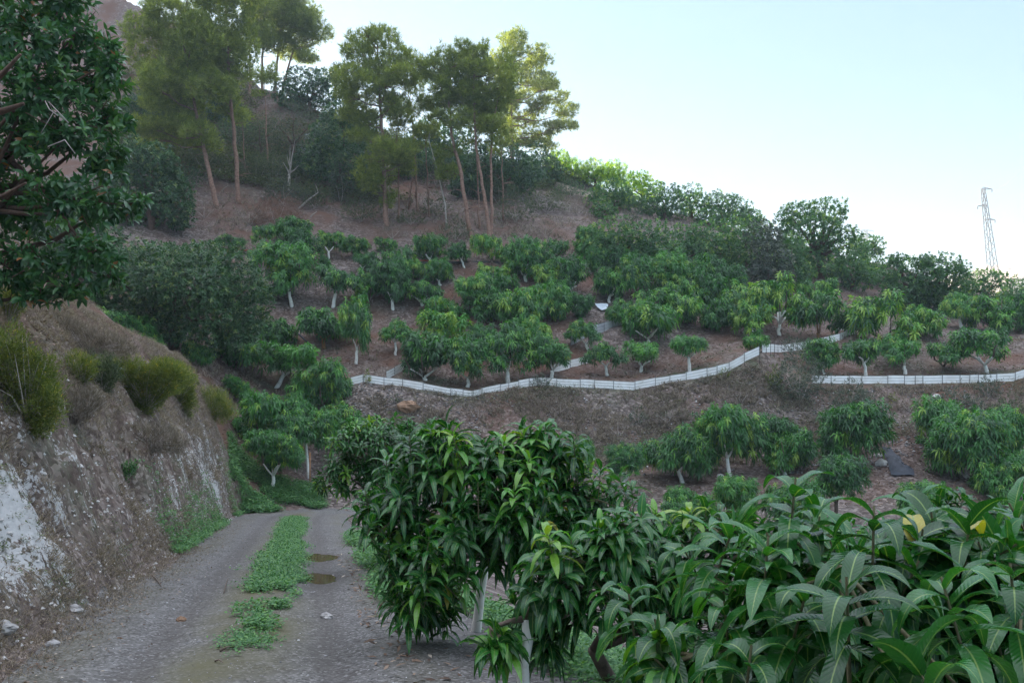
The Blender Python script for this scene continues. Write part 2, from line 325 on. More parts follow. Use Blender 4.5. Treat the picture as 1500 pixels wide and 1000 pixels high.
# ------------------------------------------------------------------ materials
def mat(name):
    m = bpy.data.materials.new(name); m.use_nodes = True; m.node_tree.nodes.clear(); return m, m.node_tree.nodes, m.node_tree.links
def N_(ns, t, **kw):
    n = ns.new(t)
    for k, v in kw.items(): setattr(n, k, v)
    return n
def ramp(ns, stops):
    n = ns.new('ShaderNodeValToRGB'); e = n.color_ramp.elements
    while len(e) > 1: e.remove(e[-1])
    e[0].position = stops[0][0]; e[0].color = (*stops[0][1], 1)
    for p, c in stops[1:]:
        q = e.new(p); q.color = (*c, 1)
    return n
def leaf_mat(name, stops, rough=.42, trans=.28, vary=.25, veins=False, spec=.5, tcol=(.9, 1.0, .25)):
    m, ns, ln = mat(name)
    at_ = N_(ns, 'ShaderNodeAttribute', attribute_name='rnd'); oi = N_(ns, 'ShaderNodeObjectInfo')
    ad = N_(ns, 'ShaderNodeMath', operation='MULTIPLY_ADD'); ad.inputs[1].default_value = vary; ad.inputs[2].default_value = -vary / 2
    ln.new(oi.outputs['Random'], ad.inputs[0])
    s = N_(ns, 'ShaderNodeMath', operation='ADD', use_clamp=True); ln.new(at_.outputs['Fac'], s.inputs[0]); ln.new(ad.outputs[0], s.inputs[1])
    rp = ramp(ns, stops); ln.new(s.outputs[0], rp.inputs[0]); col = rp.outputs[0]
    pb = N_(ns, 'ShaderNodeBsdfPrincipled'); pb.inputs['Roughness'].default_value = rough; pb.inputs['Specular IOR Level'].default_value = spec
    if veins:
        uv = N_(ns, 'ShaderNodeUVMap', uv_map='UVMap'); sx = N_(ns, 'ShaderNodeSeparateXYZ'); ln.new(uv.outputs[0], sx.inputs[0])
        ab = N_(ns, 'ShaderNodeMath', operation='ABSOLUTE'); ln.new(sx.outputs[0], ab.inputs[0])
        mr = N_(ns, 'ShaderNodeMapRange'); mr.inputs[1].default_value = .035; mr.inputs[2].default_value = .10; mr.inputs[3].default_value = 1; mr.inputs[4].default_value = 0
        ln.new(ab.outputs[0], mr.inputs[0])
        v = N_(ns, 'ShaderNodeMath', operation='MULTIPLY_ADD'); v.inputs[1].default_value = -.11; ln.new(ab.outputs[0], v.inputs[0]); ln.new(sx.outputs[1], v.inputs[2])
        fr = N_(ns, 'ShaderNodeMath', operation='MULTIPLY'); fr.inputs[1].default_value = 2 * math.pi * 17; ln.new(v.outputs[0], fr.inputs[0])
        sn = N_(ns, 'ShaderNodeMath', operation='SINE'); ln.new(fr.outputs[0], sn.inputs[0])
        pw = N_(ns, 'ShaderNodeMapRange'); pw.inputs[1].default_value = .8; pw.inputs[2].default_value = 1.0; pw.inputs[3].default_value = 0; pw.inputs[4].default_value = .09
        ln.new(sn.outputs[0], pw.inputs[0])
        mx = N_(ns, 'ShaderNodeMath', operation='MAXIMUM'); ln.new(mr.outputs[0], mx.inputs[0]); ln.new(pw.outputs[0], mx.inputs[1])
        mc = N_(ns, 'ShaderNodeMix', data_type='RGBA'); mc.inputs[7].default_value = (.20, .30, .09, 1)
        ln.new(mx.outputs[0], mc.inputs[0]); ln.new(col, mc.inputs[6]); col = mc.outputs[2]
        nz = N_(ns, 'ShaderNodeTexNoise'); nz.inputs['Scale'].default_value = 18; tc = N_(ns, 'ShaderNodeTexCoord'); ln.new(tc.outputs['Object'], nz.inputs['Vector'])
        rr = N_(ns, 'ShaderNodeMapRange'); rr.inputs[1].default_value = .35; rr.inputs[2].default_value = .65; rr.inputs[3].default_value = rough - .07; rr.inputs[4].default_value = rough + .15
        ln.new(nz.outputs[0], rr.inputs[0]); ln.new(rr.outputs[0], pb.inputs['Roughness'])
        bp = N_(ns, 'ShaderNodeBump'); bp.inputs['Strength'].default_value = .15; bp.inputs['Distance'].default_value = .002; bp.invert = True
        ln.new(sn.outputs[0], bp.inputs['Height']); ln.new(bp.outputs[0], pb.inputs['Normal'])
    ln.new(col, pb.inputs['Base Color'])
    out = N_(ns, 'ShaderNodeOutputMaterial')
    if trans > 0:
        tl = N_(ns, 'ShaderNodeBsdfTranslucent'); mt = N_(ns, 'ShaderNodeMix', data_type='RGBA', blend_type='MULTIPLY'); mt.inputs[0].default_value = 1
        ln.new(col, mt.inputs[6]); mt.inputs[7].default_value = (tcol[0] * 1.6, tcol[1] * 1.6, tcol[2] * 1.6, 1); ln.new(mt.outputs[2], tl.inputs[0])
        ms = N_(ns, 'ShaderNodeMixShader'); ms.inputs[0].default_value = trans
        ln.new(pb.outputs[0], ms.inputs[1]); ln.new(tl.outputs[0], ms.inputs[2]); ln.new(ms.outputs[0], out.inputs[0])
    else: ln.new(pb.outputs[0], out.inputs[0])
    return m
def noise_mat(name, stops, scale=8, rough=.9, bump=.4, dist=.02, detail=8, coord='Object', extra=None, spec=.3):
    m, ns, ln = mat(name)
    tc = N_(ns, 'ShaderNodeTexCoord'); nz = N_(ns, 'ShaderNodeTexNoise'); nz.inputs['Scale'].default_value = scale; nz.inputs['Detail'].default_value = detail; nz.inputs['Roughness'].default_value = .65
    ln.new(tc.outputs[coord], nz.inputs['Vector']); rp = ramp(ns, stops); ln.new(nz.outputs[0], rp.inputs[0])
    pb = N_(ns, 'ShaderNodeBsdfPrincipled'); pb.inputs['Roughness'].default_value = rough; pb.inputs['Specular IOR Level'].default_value = spec
    bp = N_(ns, 'ShaderNodeBump'); bp.inputs['Strength'].default_value = bump; bp.inputs['Distance'].default_value = dist
    ln.new(nz.outputs[0], bp.inputs['Height']); ln.new(bp.outputs[0], pb.inputs['Normal'])
    out = N_(ns, 'ShaderNodeOutputMaterial'); ln.new(rp.outputs[0], pb.inputs['Base Color']); ln.new(pb.outputs[0], out.inputs[0])
    return m
M = {}
M['sunny'] = leaf_mat('sunny_leaf', [(0, (.07, .17, .025)), (.5, (.18, .32, .03)), (1, (.38, .46, .05))], .45, .65, .3)  # sunlight on the ridge trees put into a yellower leaf colour
M['mango'] = leaf_mat('mango_leaf', [(0, (.020, .088, .026)), (.45, (.052, .195, .040)), (.72, (.10, .30, .045)), (1, (.25, .38, .055))], .40, .32, .45)
M['nearmango'] = leaf_mat('mango_leaf_near', [(0, (.010, .062, .016)), (.5, (.028, .142, .028)), (.75, (.09, .27, .036)), (.93, (.17, .32, .04)), (1, (.38, .33, .05))], .20, .3, .0, veins=True, spec=.5)
M['avocado'] = leaf_mat('avocado_leaf', [(0, (.020, .066, .028)), (.5, (.048, .125, .044)), (.8, (.085, .18, .05)), (1, (.17, .23, .07))], .42, .2, .25)
M['grove'] = leaf_mat('grove_leaf', [(0, (.038, .10, .045)), (.5, (.080, .185, .070)), (.8, (.13, .25, .07)), (1, (.27, .36, .10))], .5, .35, .3)
M['pine'] = leaf_mat('pine_needle', [(0, (.10, .14, .04)), (.5, (.21, .26, .065)), (1, (.34, .37, .10))], .6, .5, .25, tcol=(1, 1, .4))
M['olive'] = leaf_mat('olive_leaf', [(0, (.045, .065, .05)), (.6, (.095, .12, .095)), (1, (.16, .18, .12))], .6, .2, .3)
M['scrub'] = leaf_mat('scrub_leaf', [(0, (.045, .065, .035)), (.6, (.09, .12, .055)), (1, (.16, .18, .07))], .65, .2, .3)
M['broom'] = leaf_mat('broom_leaf', [(0, (.08, .12, .03)), (.6, (.17, .20, .045)), (.85, (.30, .27, .06)), (1, (.55, .40, .07))], .65, .3, .1)
M['drybrush'] = leaf_mat('dry_brush', [(0, (.10, .078, .062)), (.6, (.22, .175, .145)), (1, (.38, .31, .25))], .85, .1, .2)
M['deadneedle'] = leaf_mat('dead_needles', [(0, (.16, .08, .06)), (1, (.30, .17, .13))], .8, .15, .2)
M['weed'] = leaf_mat('weed_leaf', [(0, (.035, .12, .04)), (.6, (.08, .21, .07)), (1, (.16, .30, .09))], .6, .25, .1)
M['paint'] = noise_mat('whitewash', [(.25, (.45, .38, .30)), (.45, (.78, .75, .70)), (.7, (.85, .84, .80))], 6, .85, .5, .01)
M['bark'] = noise_mat('grey_bark', [(.3, (.07, .05, .04)), (.7, (.20, .15, .12))], 14, .9, .8, .015)
M['orangebark'] = noise_mat('orange_bark', [(.3, (.22, .10, .05)), (.7, (.42, .22, .11))], 10, .9, .5, .01)
M['pinebark'] = noise_mat('pine_bark', [(.3, (.12, .065, .045)), (.5, (.26, .15, .11)), (.75, (.36, .24, .19))], 7, .9, .9, .03)
M['avobark'] = noise_mat('avocado_bark', [(.3, (.06, .035, .025)), (.7, (.15, .09, .065))], 9, .9, .8, .02)
M['deadwood'] = noise_mat('dead_wood', [(.3, (.30, .25, .22)), (.7, (.52, .46, .42))], 9, .9, .5, .01)
M['stem'] = noise_mat('green_stem', [(.3, (.10, .10, .05)), (.7, (.20, .17, .10))], 30, .7, .3, .003)
M['stone'] = noise_mat('stone', [(.3, (.22, .20, .19)), (.5, (.34, .32, .31)), (.75, (.55, .53, .51))], 6, .9, .5, .01)

print('materials ok')
# ------------------------------------------------------------------ ground sheet, split into hillside / road / cutting
def ground_mat(name, stops, red=(.12, .062, .042), green=(.045, .085, .03), scale=3.0, bump=.6, dist=.05, white=False, road=False):
    m, ns, ln = mat(name)
    tc = N_(ns, 'ShaderNodeTexCoord')
    n1 = N_(ns, 'ShaderNodeTexNoise'); n1.inputs['Scale'].default_value = scale; n1.inputs['Detail'].default_value = 12; n1.inputs['Roughness'].default_value = .75
    n2 = N_(ns, 'ShaderNodeTexNoise'); n2.inputs['Scale'].default_value = scale * .21; n2.inputs['Detail'].default_value = 5
    n3 = N_(ns, 'ShaderNodeTexVoronoi'); n3.inputs['Scale'].default_value = scale * (14 if road else 4)
    for n in (n1, n2, n3): ln.new(tc.outputs['Object'], n.inputs['Vector'])
    rp = ramp(ns, stops); ln.new(n1.outputs[0], rp.inputs[0]); col = rp.outputs[0]
    def mix(col, fac, c2, blend='MIX'):
        x = N_(ns, 'ShaderNodeMix', data_type='RGBA', blend_type=blend); ln.new(fac, x.inputs[0]); ln.new(col, x.inputs[6])
        if isinstance(c2, tuple): x.inputs[7].default_value = (*c2, 1)
        else: ln.new(c2, x.inputs[7])
        return x.outputs[2]
    def mr(src, a, b, c, d):
        x = N_(ns, 'ShaderNodeMapRange'); ln.new(src, x.inputs[0])
        for i, v in enumerate((a, b, c, d)): x.inputs[i + 1].default_value = v
        return x.outputs[0]
    def mul(a, b):
        x = N_(ns, 'ShaderNodeMath', operation='MULTIPLY', use_clamp=True); ln.new(a, x.inputs[0]); ln.new(b, x.inputs[1]); return x.outputs[0]
    # fragments of leaf litter / gravel: cell colours
    cellv = N_(ns, 'ShaderNodeSeparateColor'); ln.new(n3.outputs['Color'], cellv.inputs[0])
    pale = mr(cellv.outputs[0], .72, .9, 0, .42 if road else .7); col = mix(col, pale, (.42, .40, .39) if road else (.34, .28, .25))
    dark = mr(cellv.outputs[1], .66, .85, 0, .65); col = mix(col, dark, (.045, .04, .038) if road else (.05, .035, .03))
    a1 = N_(ns, 'ShaderNodeAttribute', attribute_name='za'); a2 = N_(ns, 'ShaderNodeAttribute', attribute_name='zb'); a3 = N_(ns, 'ShaderNodeAttribute', attribute_name='zc')
    f = mul(a1.outputs['Fac'], mr(n2.outputs[0], .38, .6, .25, 1)); col = mix(col, f, red)
    f = mul(a2.outputs['Fac'], mr(n1.outputs[0], .42, .58, 0, 1)); col = mix(col, f, green)
    if white or road:
        ad = N_(ns, 'ShaderNodeMath', operation='ADD'); ln.new(a3.outputs['Fac'], ad.inputs[0]); n4_ = N_(ns, 'ShaderNodeTexNoise'); n4_.inputs['Scale'].default_value = scale * 4.5; n4_.inputs['Detail'].default_value = 10; n4_.inputs['Roughness'].default_value = .7; ln.new(tc.outputs['Object'], n4_.inputs['Vector'])
        av = N_(ns, 'ShaderNodeMath', operation='ADD'); ln.new(mr(n1.outputs[0], .3, .7, -.22, .22), av.inputs[0]); ln.new(mr(n4_.outputs[0], .3, .7, -.55, .55), av.inputs[1]); ln.new(av.outputs[0], ad.inputs[1])
        f = mr(ad.outputs[0], .46, .60, 0, .9 if white else .6)
        col = mix(col, f, (.47, .46, .455) if white else (.07, .06, .055))
    pb = N_(ns, 'ShaderNodeBsdfPrincipled'); pb.inputs['Roughness'].default_value = .9; pb.inputs['Specular IOR Level'].default_value = .25
    bp = N_(ns, 'ShaderNodeBump'); bp.inputs['Strength'].default_value = bump; bp.inputs['Distance'].default_value = dist
    hsum = N_(ns, 'ShaderNodeMath', operation='MULTIPLY_ADD'); ln.new(n3.outputs['Distance'], hsum.inputs[0]); hsum.inputs[1].default_value = -.35; ln.new(n1.outputs[0], hsum.inputs[2])
    ln.new(hsum.outputs[0], bp.inputs['Height']); ln.new(bp.outputs[0], pb.inputs['Normal']); ln.new(col, pb.inputs['Base Color'])
    out = N_(ns, 'ShaderNodeOutputMaterial'); ln.new(pb.outputs[0], out.inputs[0])
    return m
M['hill'] = ground_mat('hillside_soil', [(.34, (.045, .032, .027)), (.5, (.115, .09, .08)), (.64, (.24, .205, .195))], scale=2.2, dist=.08)
M['road'] = ground_mat('gravel_road', [(.30, (.082, .075, .071)), (.5, (.125, .118, .115)), (.68, (.18, .173, .17))], red=(.11, .10, .05), green=(.06, .10, .03), scale=3.2, dist=.02, bump=.5, road=True)
M['bank'] = ground_mat('cut_bank', [(.30, (.05, .036, .030)), (.5, (.14, .105, .09)), (.68, (.27, .225, .205))], scale=3.0, dist=.05, bump=.8, white=True)
NR, NC = 780, 760
Yr = np.concatenate([np.linspace(-26, .9, 40)[:-1], np.geomspace(.9, 420, NR)]); NRR = len(Yr)
cc = np.linspace(-1, 1, NC)
hw = 9.5 + 1.22 * np.maximum(Yr, 0)
GX = cc[None] * hw[:, None] - .06 * np.maximum(Yr, 0)[:, None]; GY = np.repeat(Yr[:, None], NC, 1)
GZ = height(GX.ravel(), GY.ravel()).reshape(GX.shape)
gv = np.stack([GX, GY, GZ], -1).reshape(-1, 3)
ii, jj = np.meshgrid(np.arange(NRR - 1), np.arange(NC - 1), indexing='ij'); b0 = (ii * NC + jj).ravel()
gq = np.stack([b0, b0 + 1, b0 + NC + 1, b0 + NC], 1)
fc = gv[gq].mean(1)
fd = toe_x(fc[:, 1]) - fc[:, 0]; fo = fc[:, 0] - road_x(fc[:, 1])
is_road = (np.abs(fo) < 1.9 + .15 * np.sin(fc[:, 1] * .7) + np.where(fo > 0, 1.7 * sstep(15, 8, fc[:, 1]), 0)) & (fc[:, 1] < 38.2) & (fd < .15)
is_bank = (fd >= -.15) & (fc[:, 1] < 34.5) & ~is_road
gx, gy = gv[:, 0], gv[:, 1]; gu = 750 + F * gx / np.maximum(gy, 3)
o_ = gx - road_x(gy)
nlow = fbm(gx * .15, gy * .15, s=61)
# pigment zones
za = np.zeros(len(gv)); zb = np.zeros(len(gv)); zc = np.zeros(len(gv))
far_m = gy > 34
za = np.where(far_m, np.clip(.14 + nlow * 1.4 + 1.0 * sstep(62, 70, gy) * (1 - sstep(560, 820, gu)) + .75 * ((gy > 48) & (gy < 54)) + .3 * (gy > 54) * (gy < 64) + .5 * (gu < 460) * (gy < 52), 0, 1), 0)
zb = np.where(far_m, np.clip(.8 * ((gy > 47) & (gy < 50)) * (.4 + fbm(gx * .5, gy * .5, s=8)) + .5 * sstep(100, 85, gy) * np.clip(fbm(gx * .2, gy * .2, s=9), 0, 1), 0, 1), 0)
# road pigments: olive moss in the middle and at the puddles, muddy tone in the ruts
za = np.where(~far_m & (np.abs(o_) < 2.2), np.clip(np.exp(-(o_ / .5) ** 2) * (.9 + .5 * sstep(12, 8, gy)) + .35 * np.exp(-((np.abs(o_) - 1.5) / .3) ** 2), 0, 1), za)
zc = np.where(~far_m & (np.abs(o_) < 2.2), .62 * np.exp(-((np.abs(o_) - .8) / .27) ** 2) + .25 * nlow + sum(.6 * np.exp(-(((gx - p[0]) / .8) ** 2 + ((gy - p[1]) / 1.1) ** 2)) for p in PUD), 0)
# bank pigments
dbk = toe_x(gy) - gx
bm = (dbk > 0) & (gy < 35)
za = np.where(bm, np.clip(sstep(1.6, 3.0, dbk) * .75 + .5 * nlow + .1, 0, 1) * (dbk < 9), za)
zb = np.where(bm, np.clip(.35 + fbm(gx * .8, gy * .8, s=14), 0, 1) * .5, zb)
streak = fbm(gy * 1.1, gv[:, 2] * .45, s=41, o=4)
def patch(Y, z, ry, rz_): return np.exp(-(((gy - Y) / ry) ** 2 + ((gv[:, 2] - z) / rz_) ** 2))
wz = .10 + streak * .22 + fbm(gy * 2.6, gv[:, 2] * 2.4, s=43, o=5) * .50 + .80 * patch(8.8, -1.2, 1.0, 1.15) + .60 * patch(10.6, -1.7, 1.2, .9) + .35 * patch(7.3, -1.7, .5, .9) + .34 * patch(28.5, -3.0, 4, 1.4) + .14 * patch(20, -2.6, 4, 1.0) - .7 * sstep(1.0, 2.2, dbk) - .2 * sstep(.25, .0, dbk)
zc = np.where(bm, np.clip(wz, 0, 1), zc)
def sub(name, sel, m_, **tags):
    q = gq[sel]; used, inv = np.unique(q.ravel(), return_inverse=True)
    mb = MB(); mb.add(gv[used], quads=inv.reshape(-1, 4)); me = mb.mesh(name, m_)
    for nm, arr in (('za', za), ('zb', zb), ('zc', zc)):
        a = me.attributes.new(nm, 'FLOAT', 'POINT'); a.data.foreach_set('value', arr[used].astype(np.float32))
    return obj(name, me, kind='structure', **tags)
sub('hillside', ~is_road & ~is_bank, M['hill']); sub('dirt_road', is_road, M['road']); sub('road_cutting', is_bank, M['bank'])
# muddy puddles
m, ns, ln = mat('puddle_water'); pb = N_(ns, 'ShaderNodeBsdfPrincipled'); pb.inputs['Base Color'].default_value = (.085, .062, .032, 1); pb.inputs['Roughness'].default_value = .04
nz = N_(ns, 'ShaderNodeTexNoise'); nz.inputs['Scale'].default_value = 5; bp = N_(ns, 'ShaderNodeBump'); bp.inputs['Strength'].default_value = .03; ln.new(nz.outputs[0], bp.inputs['Height']); ln.new(bp.outputs[0], pb.inputs['Normal'])
out = N_(ns, 'ShaderNodeOutputMaterial'); ln.new(pb.outputs[0], out.inputs[0]); M['puddle'] = m
for (px_, py_, rx_, ry_) in PUD:
    mb = MB(); a = np.arange(40) / 40 * 2 * np.pi; k = 1.1 + .16 * np.sin(a * 2 + px_ * 3) + .10 * np.sin(a * 3 + px_) + .07 * np.sin(a * 7 + 1) + .05 * np.sin(a * 11)
    lvl = float(np.min(height(px_ + np.array([0, .1, -.1]), py_ + np.array([0, .1, 0.])))) + .022
    P = np.stack([px_ + np.cos(a) * rx_ * k, py_ + np.sin(a) * ry_ * k, np.full(40, lvl)], 1)
    mb.add(np.concatenate([P, [[px_, py_, lvl]]]), tris=[(i, (i + 1) % 40, 40) for i in range(40)])
    obj('puddle', mb.mesh('puddle', M['puddle']), kind='structure')
# far mountain, sunlit, beyond the valley on the right
mb = MB(); nx, ny = 90, 30; X0 = np.linspace(290, 900, nx); Yb = np.linspace(560, 900, ny)
XX, YY = np.meshgrid(X0, Yb); u_ = 750 + F * XX / YY
prof = np.interp(XX[0], [290, 320, 345, 380, 450, 560, 700, 900], [-60, 25, 72, 88, 98, 105, 100, 95])
tt = sstep(0, 1, (YY - 560) / 60)
ZZ = -60 + (prof[None] + 60) * tt + fbm(XX * .02, YY * .02, s=3) * 12 + fbm(XX * .09, YY * .09, s=4) * 4
ii, jj = np.meshgrid(np.arange(ny - 1), np.arange(nx - 1), indexing='ij'); b0 = (ii * nx + jj).ravel()
mb.add(np.stack([XX, YY, ZZ], -1).reshape(-1, 3), quads=np.stack([b0, b0 + 1, b0 + nx + 1, b0 + nx], 1))
M['mount'] = noise_mat('mountain_rock', [(.35, (.20, .15, .11)), (.5, (.33, .26, .20)), (.65, (.42, .35, .28))], .05, .95, .3, 2)
obj('mountain', mb.mesh('mountain', M['mount']), kind='structure')
print('ground ok')

# ------------------------------------------------------------------ orchard mango trees on the far slope
def make_crown(name, W, Hh, kind, mname, seed, dens=1., nb=6, young=.15):
    """a drooping lumpy dome, W wide and Hh high, centred on the origin"""
    global rng
    keep = rng; rng = np.random.default_rng(seed)
    bl = [((rng.normal(0, .1) * W, rng.normal(0, .1) * W, Hh * rng.uniform(-.05, .12)), (W * rng.uniform(.22, .32), W * rng.uniform(.22, .32), Hh * rng.uniform(.3, .42)))]
    for i in range(nb):
        a = i / nb * 6.28 + rng.normal(0, .35); d = W * rng.uniform(.12, .36); zz = rng.uniform(-.26, .26) * Hh
        bl.append(((math.cos(a) * d, math.sin(a) * d, zz), (W * rng.uniform(.12, .25), W * rng.uniform(.12, .25), Hh * rng.uniform(.18, .36))))
    mb = MB(); leaf_cloud(mb, bl, kind, dens, .35, 0, .2, -.8, young)
    rng = keep
    return mb.mesh(name, M[mname], smooth=False)
CR = [(make_crown('mango_crown', 2.6, h, 'mango', 'mango', 100 + i, 1.0, nb, yg), 2.6, h) for i, (h, nb, yg) in
      enumerate([(1.5, 6, .10), (1.9, 7, .15), (1.6, 5, .3), (2.2, 7, .1), (1.8, 9, .2), (1.4, 5, .05), (2.4, 6, .3), (1.7, 4, .1), (2.0, 5, .4), (1.5, 8, .25), (2.3, 9, .1), (1.3, 6, .15)])]
CRL = [(make_crown('mango_crown', 2.8, h, 'midmango', 'mango', 200 + i, 1.0, 8, .15), 2.8, h) for i, h in enumerate([2.0, 2.5, 1.7])]
def trunk_mesh(cc_, cw, ch, r, paint=.6, style='y', m1='paint', m2='bark', lean=0.):
    """trunk from the origin to forks that end inside the crown centred at cc_"""
    mb = MB(); cc_ = np.array(cc_, float); bot = max(.15, cc_[2] - ch * .48)
    fk = np.array([cc_[0] * .55 + lean, cc_[1] * .5, max(.12, bot * (.62 if style == 'low' else .95))])
    p = curve_pts((0, 0, -.15), fk, 5, 0, r * .25); tube(mb, p, np.linspace(r * 1.25, r * .85, 5), 8, 0, jit=.15)
    nlim = {'y': 3, 'low': 4, 'pole': 2, 'open': 5}[style]
    for i in range(nlim):
        a = i / nlim * 6.28 + rng.uniform(0, 1.2); sp = {'y': .27, 'low': .34, 'pole': .15, 'open': .30}[style] * rng.uniform(.5, 1.2)
        e = cc_ + np.array([math.cos(a) * cw * sp, math.sin(a) * cw * sp, ch * rng.uniform(-.05, .25)])
        mid = fk + (e - fk) * .45 + np.array([math.cos(a) * cw * .07, math.sin(a) * cw * .07, -ch * .06])
        q_ = rng.uniform(.5, 1.0); tube(mb, [fk - [0, 0, r * .3], (fk + mid) / 2 + rng.normal(0, .05, 3), mid], [r * .72 * q_, r * .6 * q_, r * .5 * q_], 6, 0 if q_ > .6 else 1)
        tube(mb, [mid, (mid + e) / 2 + rng.normal(0, .05, 3), e], [r * .5, r * .35, r * .12], 5, 1)
    return mb.mesh('trunk', [M[m1], M[m2]])
def ordw(n): return ['first', 'second', 'third', 'fourth', 'fifth', 'sixth', 'seventh', 'eighth', 'ninth', 'tenth', 'eleventh', 'twelfth', 'thirteenth', 'fourteenth', 'fifteenth', 'sixteenth', 'seventeenth', 'eighteenth', 'nineteenth', 'twentieth'][n]
def mango(bu, bpy_, cu, ct, cb, cw, label, style='y', m1='paint', group='mango trees of the hillside orchard', lib=None, rad=None, y0=30., Y=None):
    base = hit(bu, bpy_, y0) if Y is None else Vector(((bu - 750) / F * Y, Y, H1((bu - 750) / F * Y, Y)))
    Yd = base.y; s = Yd / F
    kk = 1.14 if lib is CRL else 1.11; W = cw * s * kk; Hh = (cb - ct) * s * kk * 1.04; c = Vector(((cu - 750) * s, Yd, (HOR - (ct + cb) / 2 + (0 if lib is CRL else 1.5)) * s)) - base
    if c.z - Hh / 2 < -.1: c.z = Hh / 2 - .1 if c.z > 0 else Hh * .35
    lb = lib or CR; me, w0, h0 = min(random.sample(lb, min(5, len(lb))), key=lambda q: abs(q[2] / q[1] - Hh / W))
    t = thing('mango_tree', label, 'mango tree', base, group)
    r = rad or max(.05, min(.11, W * .034))
    obj('trunk', trunk_mesh(c, W, Hh, r, style=style, m1=m1), t)
    o = obj('crown', me, t, loc=c); o.scale = (W / w0, W / w0, Hh / h0); o.rotation_euler = (random.uniform(-.16, .16), random.uniform(-.16, .16), random.random() * 6.28)
    return t
# rows: (base u, base py, crown u, top, bottom, width, style, bark)
ROWS = [
 ('just behind the long white fence', [
  (404,568,425,503,547,98,'pole','paint'),(624,557,618,492,547,84,'low','paint'),(686,566,686,502,552,72,'y','paint'),(745,560,742,475,542,76,'pole','paint'),(809,553,808,482,535,66,'low','paint'),
  (889,550,886,502,537,58,'pole','paint'),(939,545,941,500,530,62,'low','paint'),(1010,545,1009,491,522,60,'y','paint')]),
 ('in second row up from white fence', [
  (362,552,360,492,550,92,'y','bark'),(410,505,408,468,506,56,'y','paint'),(474,510,474,450,496,80,'pole','orangebark'),(522,533,524,445,510,54,'pole','paint'),(580,520,578,466,500,44,'open','paint'),(666,508,658,462,506,88,'y','bark'),(706,524,705,478,520,50,'y','paint'),
  (783,512,780,462,508,60,'y','paint'),(861,512,857,468,503,52,'y','paint'),(948,503,950,440,490,88,'low','paint'),(1047,485,1046,432,480,58,'pole','bark'),(1100,500,1104,440,489,64,'pole','paint'),(1199,498,1200,432,486,84,'pole','orangebark')]),
 ('in third row up from white fence', [
  (428,450,420,360,424,78,'y','paint'),(487,450,495,393,428,68,'pole','paint'),(545,445,542,395,438,56,'y','bark'),(576,453,573,385,438,56,'pole','paint'),(618,448,617,411,440,62,'low','paint'),(644,470,640,432,470,60,'y','bark'),(686,458,692,408,446,58,'y','bark'),
  (714,472,712,428,472,56,'y','bark'),(734,448,738,398,440,66,'low','paint'),(768,486,764,430,484,72,'y','bark'),(806,470,806,425,478,60,'y','bark'),(848,466,850,434,464,46,'y','bark'),(915,478,911,433,474,46,'y','bark'),
  (968,470,965,415,462,66,'y','bark'),(1010,468,1008,412,460,62,'y','bark'),(1075,478,1078,420,472,64,'y','bark'),(1142,490,1142,404,472,84,'open','paint')]),
 ('in fourth row up from white fence', [
  (436,392,436,340,382,56,'y','paint'),(478,404,477,372,392,20,'pole','paint'),(531,400,531,368,394,42,'pole','paint'),(582,402,578,362,398,56,'low','paint'),(612,412,600,388,416,40,'y','bark'),(645,418,641,379,411,48,'pole','paint'),(716,424,718,385,420,52,'y','bark'),(770,412,768,352,402,62,'y','paint'),
  (800,425,798,382,425,52,'y','bark'),(834,437,833,380,424,58,'open','paint'),(893,443,893,392,432,54,'y','paint'),(936,440,934,380,430,56,'y','bark'),(977,440,980,372,424,62,'y','bark'),(1020,440,1022,376,428,62,'y','bark'),(1064,440,1066,370,430,64,'y','bark'),(1198,455,1196,411,446,58,'y','bark')]),
 ('in top orchard row below the pines', [
  (342,372,340,346,362,46,'low','bark'),(375,394,372,365,384,30,'pole','bark'),(386,374,384,333,356,34,'pole','paint'),(432,362,427,322,352,60,'y','bark'),(481,380,482,337,368,42,'pole','paint'),(518,378,520,350,374,44,'y','bark'),(570,372,566,352,372,34,'y','bark'),(631,388,628,347,378,54,'pole','paint'),(681,393,672,354,381,36,'pole','paint'),(723,386,715,347,380,48,'pole','bark'),
  (750,392,752,362,390,40,'y','bark'),(788,400,790,352,392,44,'y','bark'),(816,384,820,350,376,40,'y','bark'),(857,376,857,337,370,38,'y','bark'),(874,403,872,364,396,30,'pole','bark')]),
]
for phrase, rows in ROWS:
    for i, r_ in enumerate(sorted(rows, key=lambda q: q[2])):
        bk = {'paint': 'white trunk', 'bark': 'grey trunk', 'orangebark': 'orange trunk'}[r_[7]]
        mango(*r_[:6], f'{ordw(i)} mango tree from left {phrase}, {bk}', r_[6], r_[7], y0=40.)
for i, r_ in enumerate(sorted([(985,480,992,428,476,62),(1030,455,1034,405,448,62),(905,402,903,366,400,50),(1090,470,1092,410,462,66),(958,402,957,362,398,52),(1160,470,1166,430,470,54),(400,440,398,412,440,44),(1075,440,1050,398,436,58)], key=lambda q: q[2])):
    mango(*r_, f'{ordw(i)} from left of the dark trunked mango trees filling gaps between orchard rows', 'y', 'bark', y0=40.)
for i, r_ in enumerate(sorted([(150,505,150,455,498,90),(205,520,205,468,512,76),(110,470,112,420,470,90),(330,525,322,492,524,60),(285,530,286,500,530,50)], key=lambda q: q[2])):
    mango(*r_, f'{ordw(i)} dark mango tree from left just behind the crest of the cutting', 'y', 'bark', group='mango trees behind the cutting', lib=CRL, y0=35.)
mango(1103,520,1106,492,514,44,'tiny two-stemmed mango tree leaning over the long white fence at its bend','low','bark', y0=40., rad=.035)
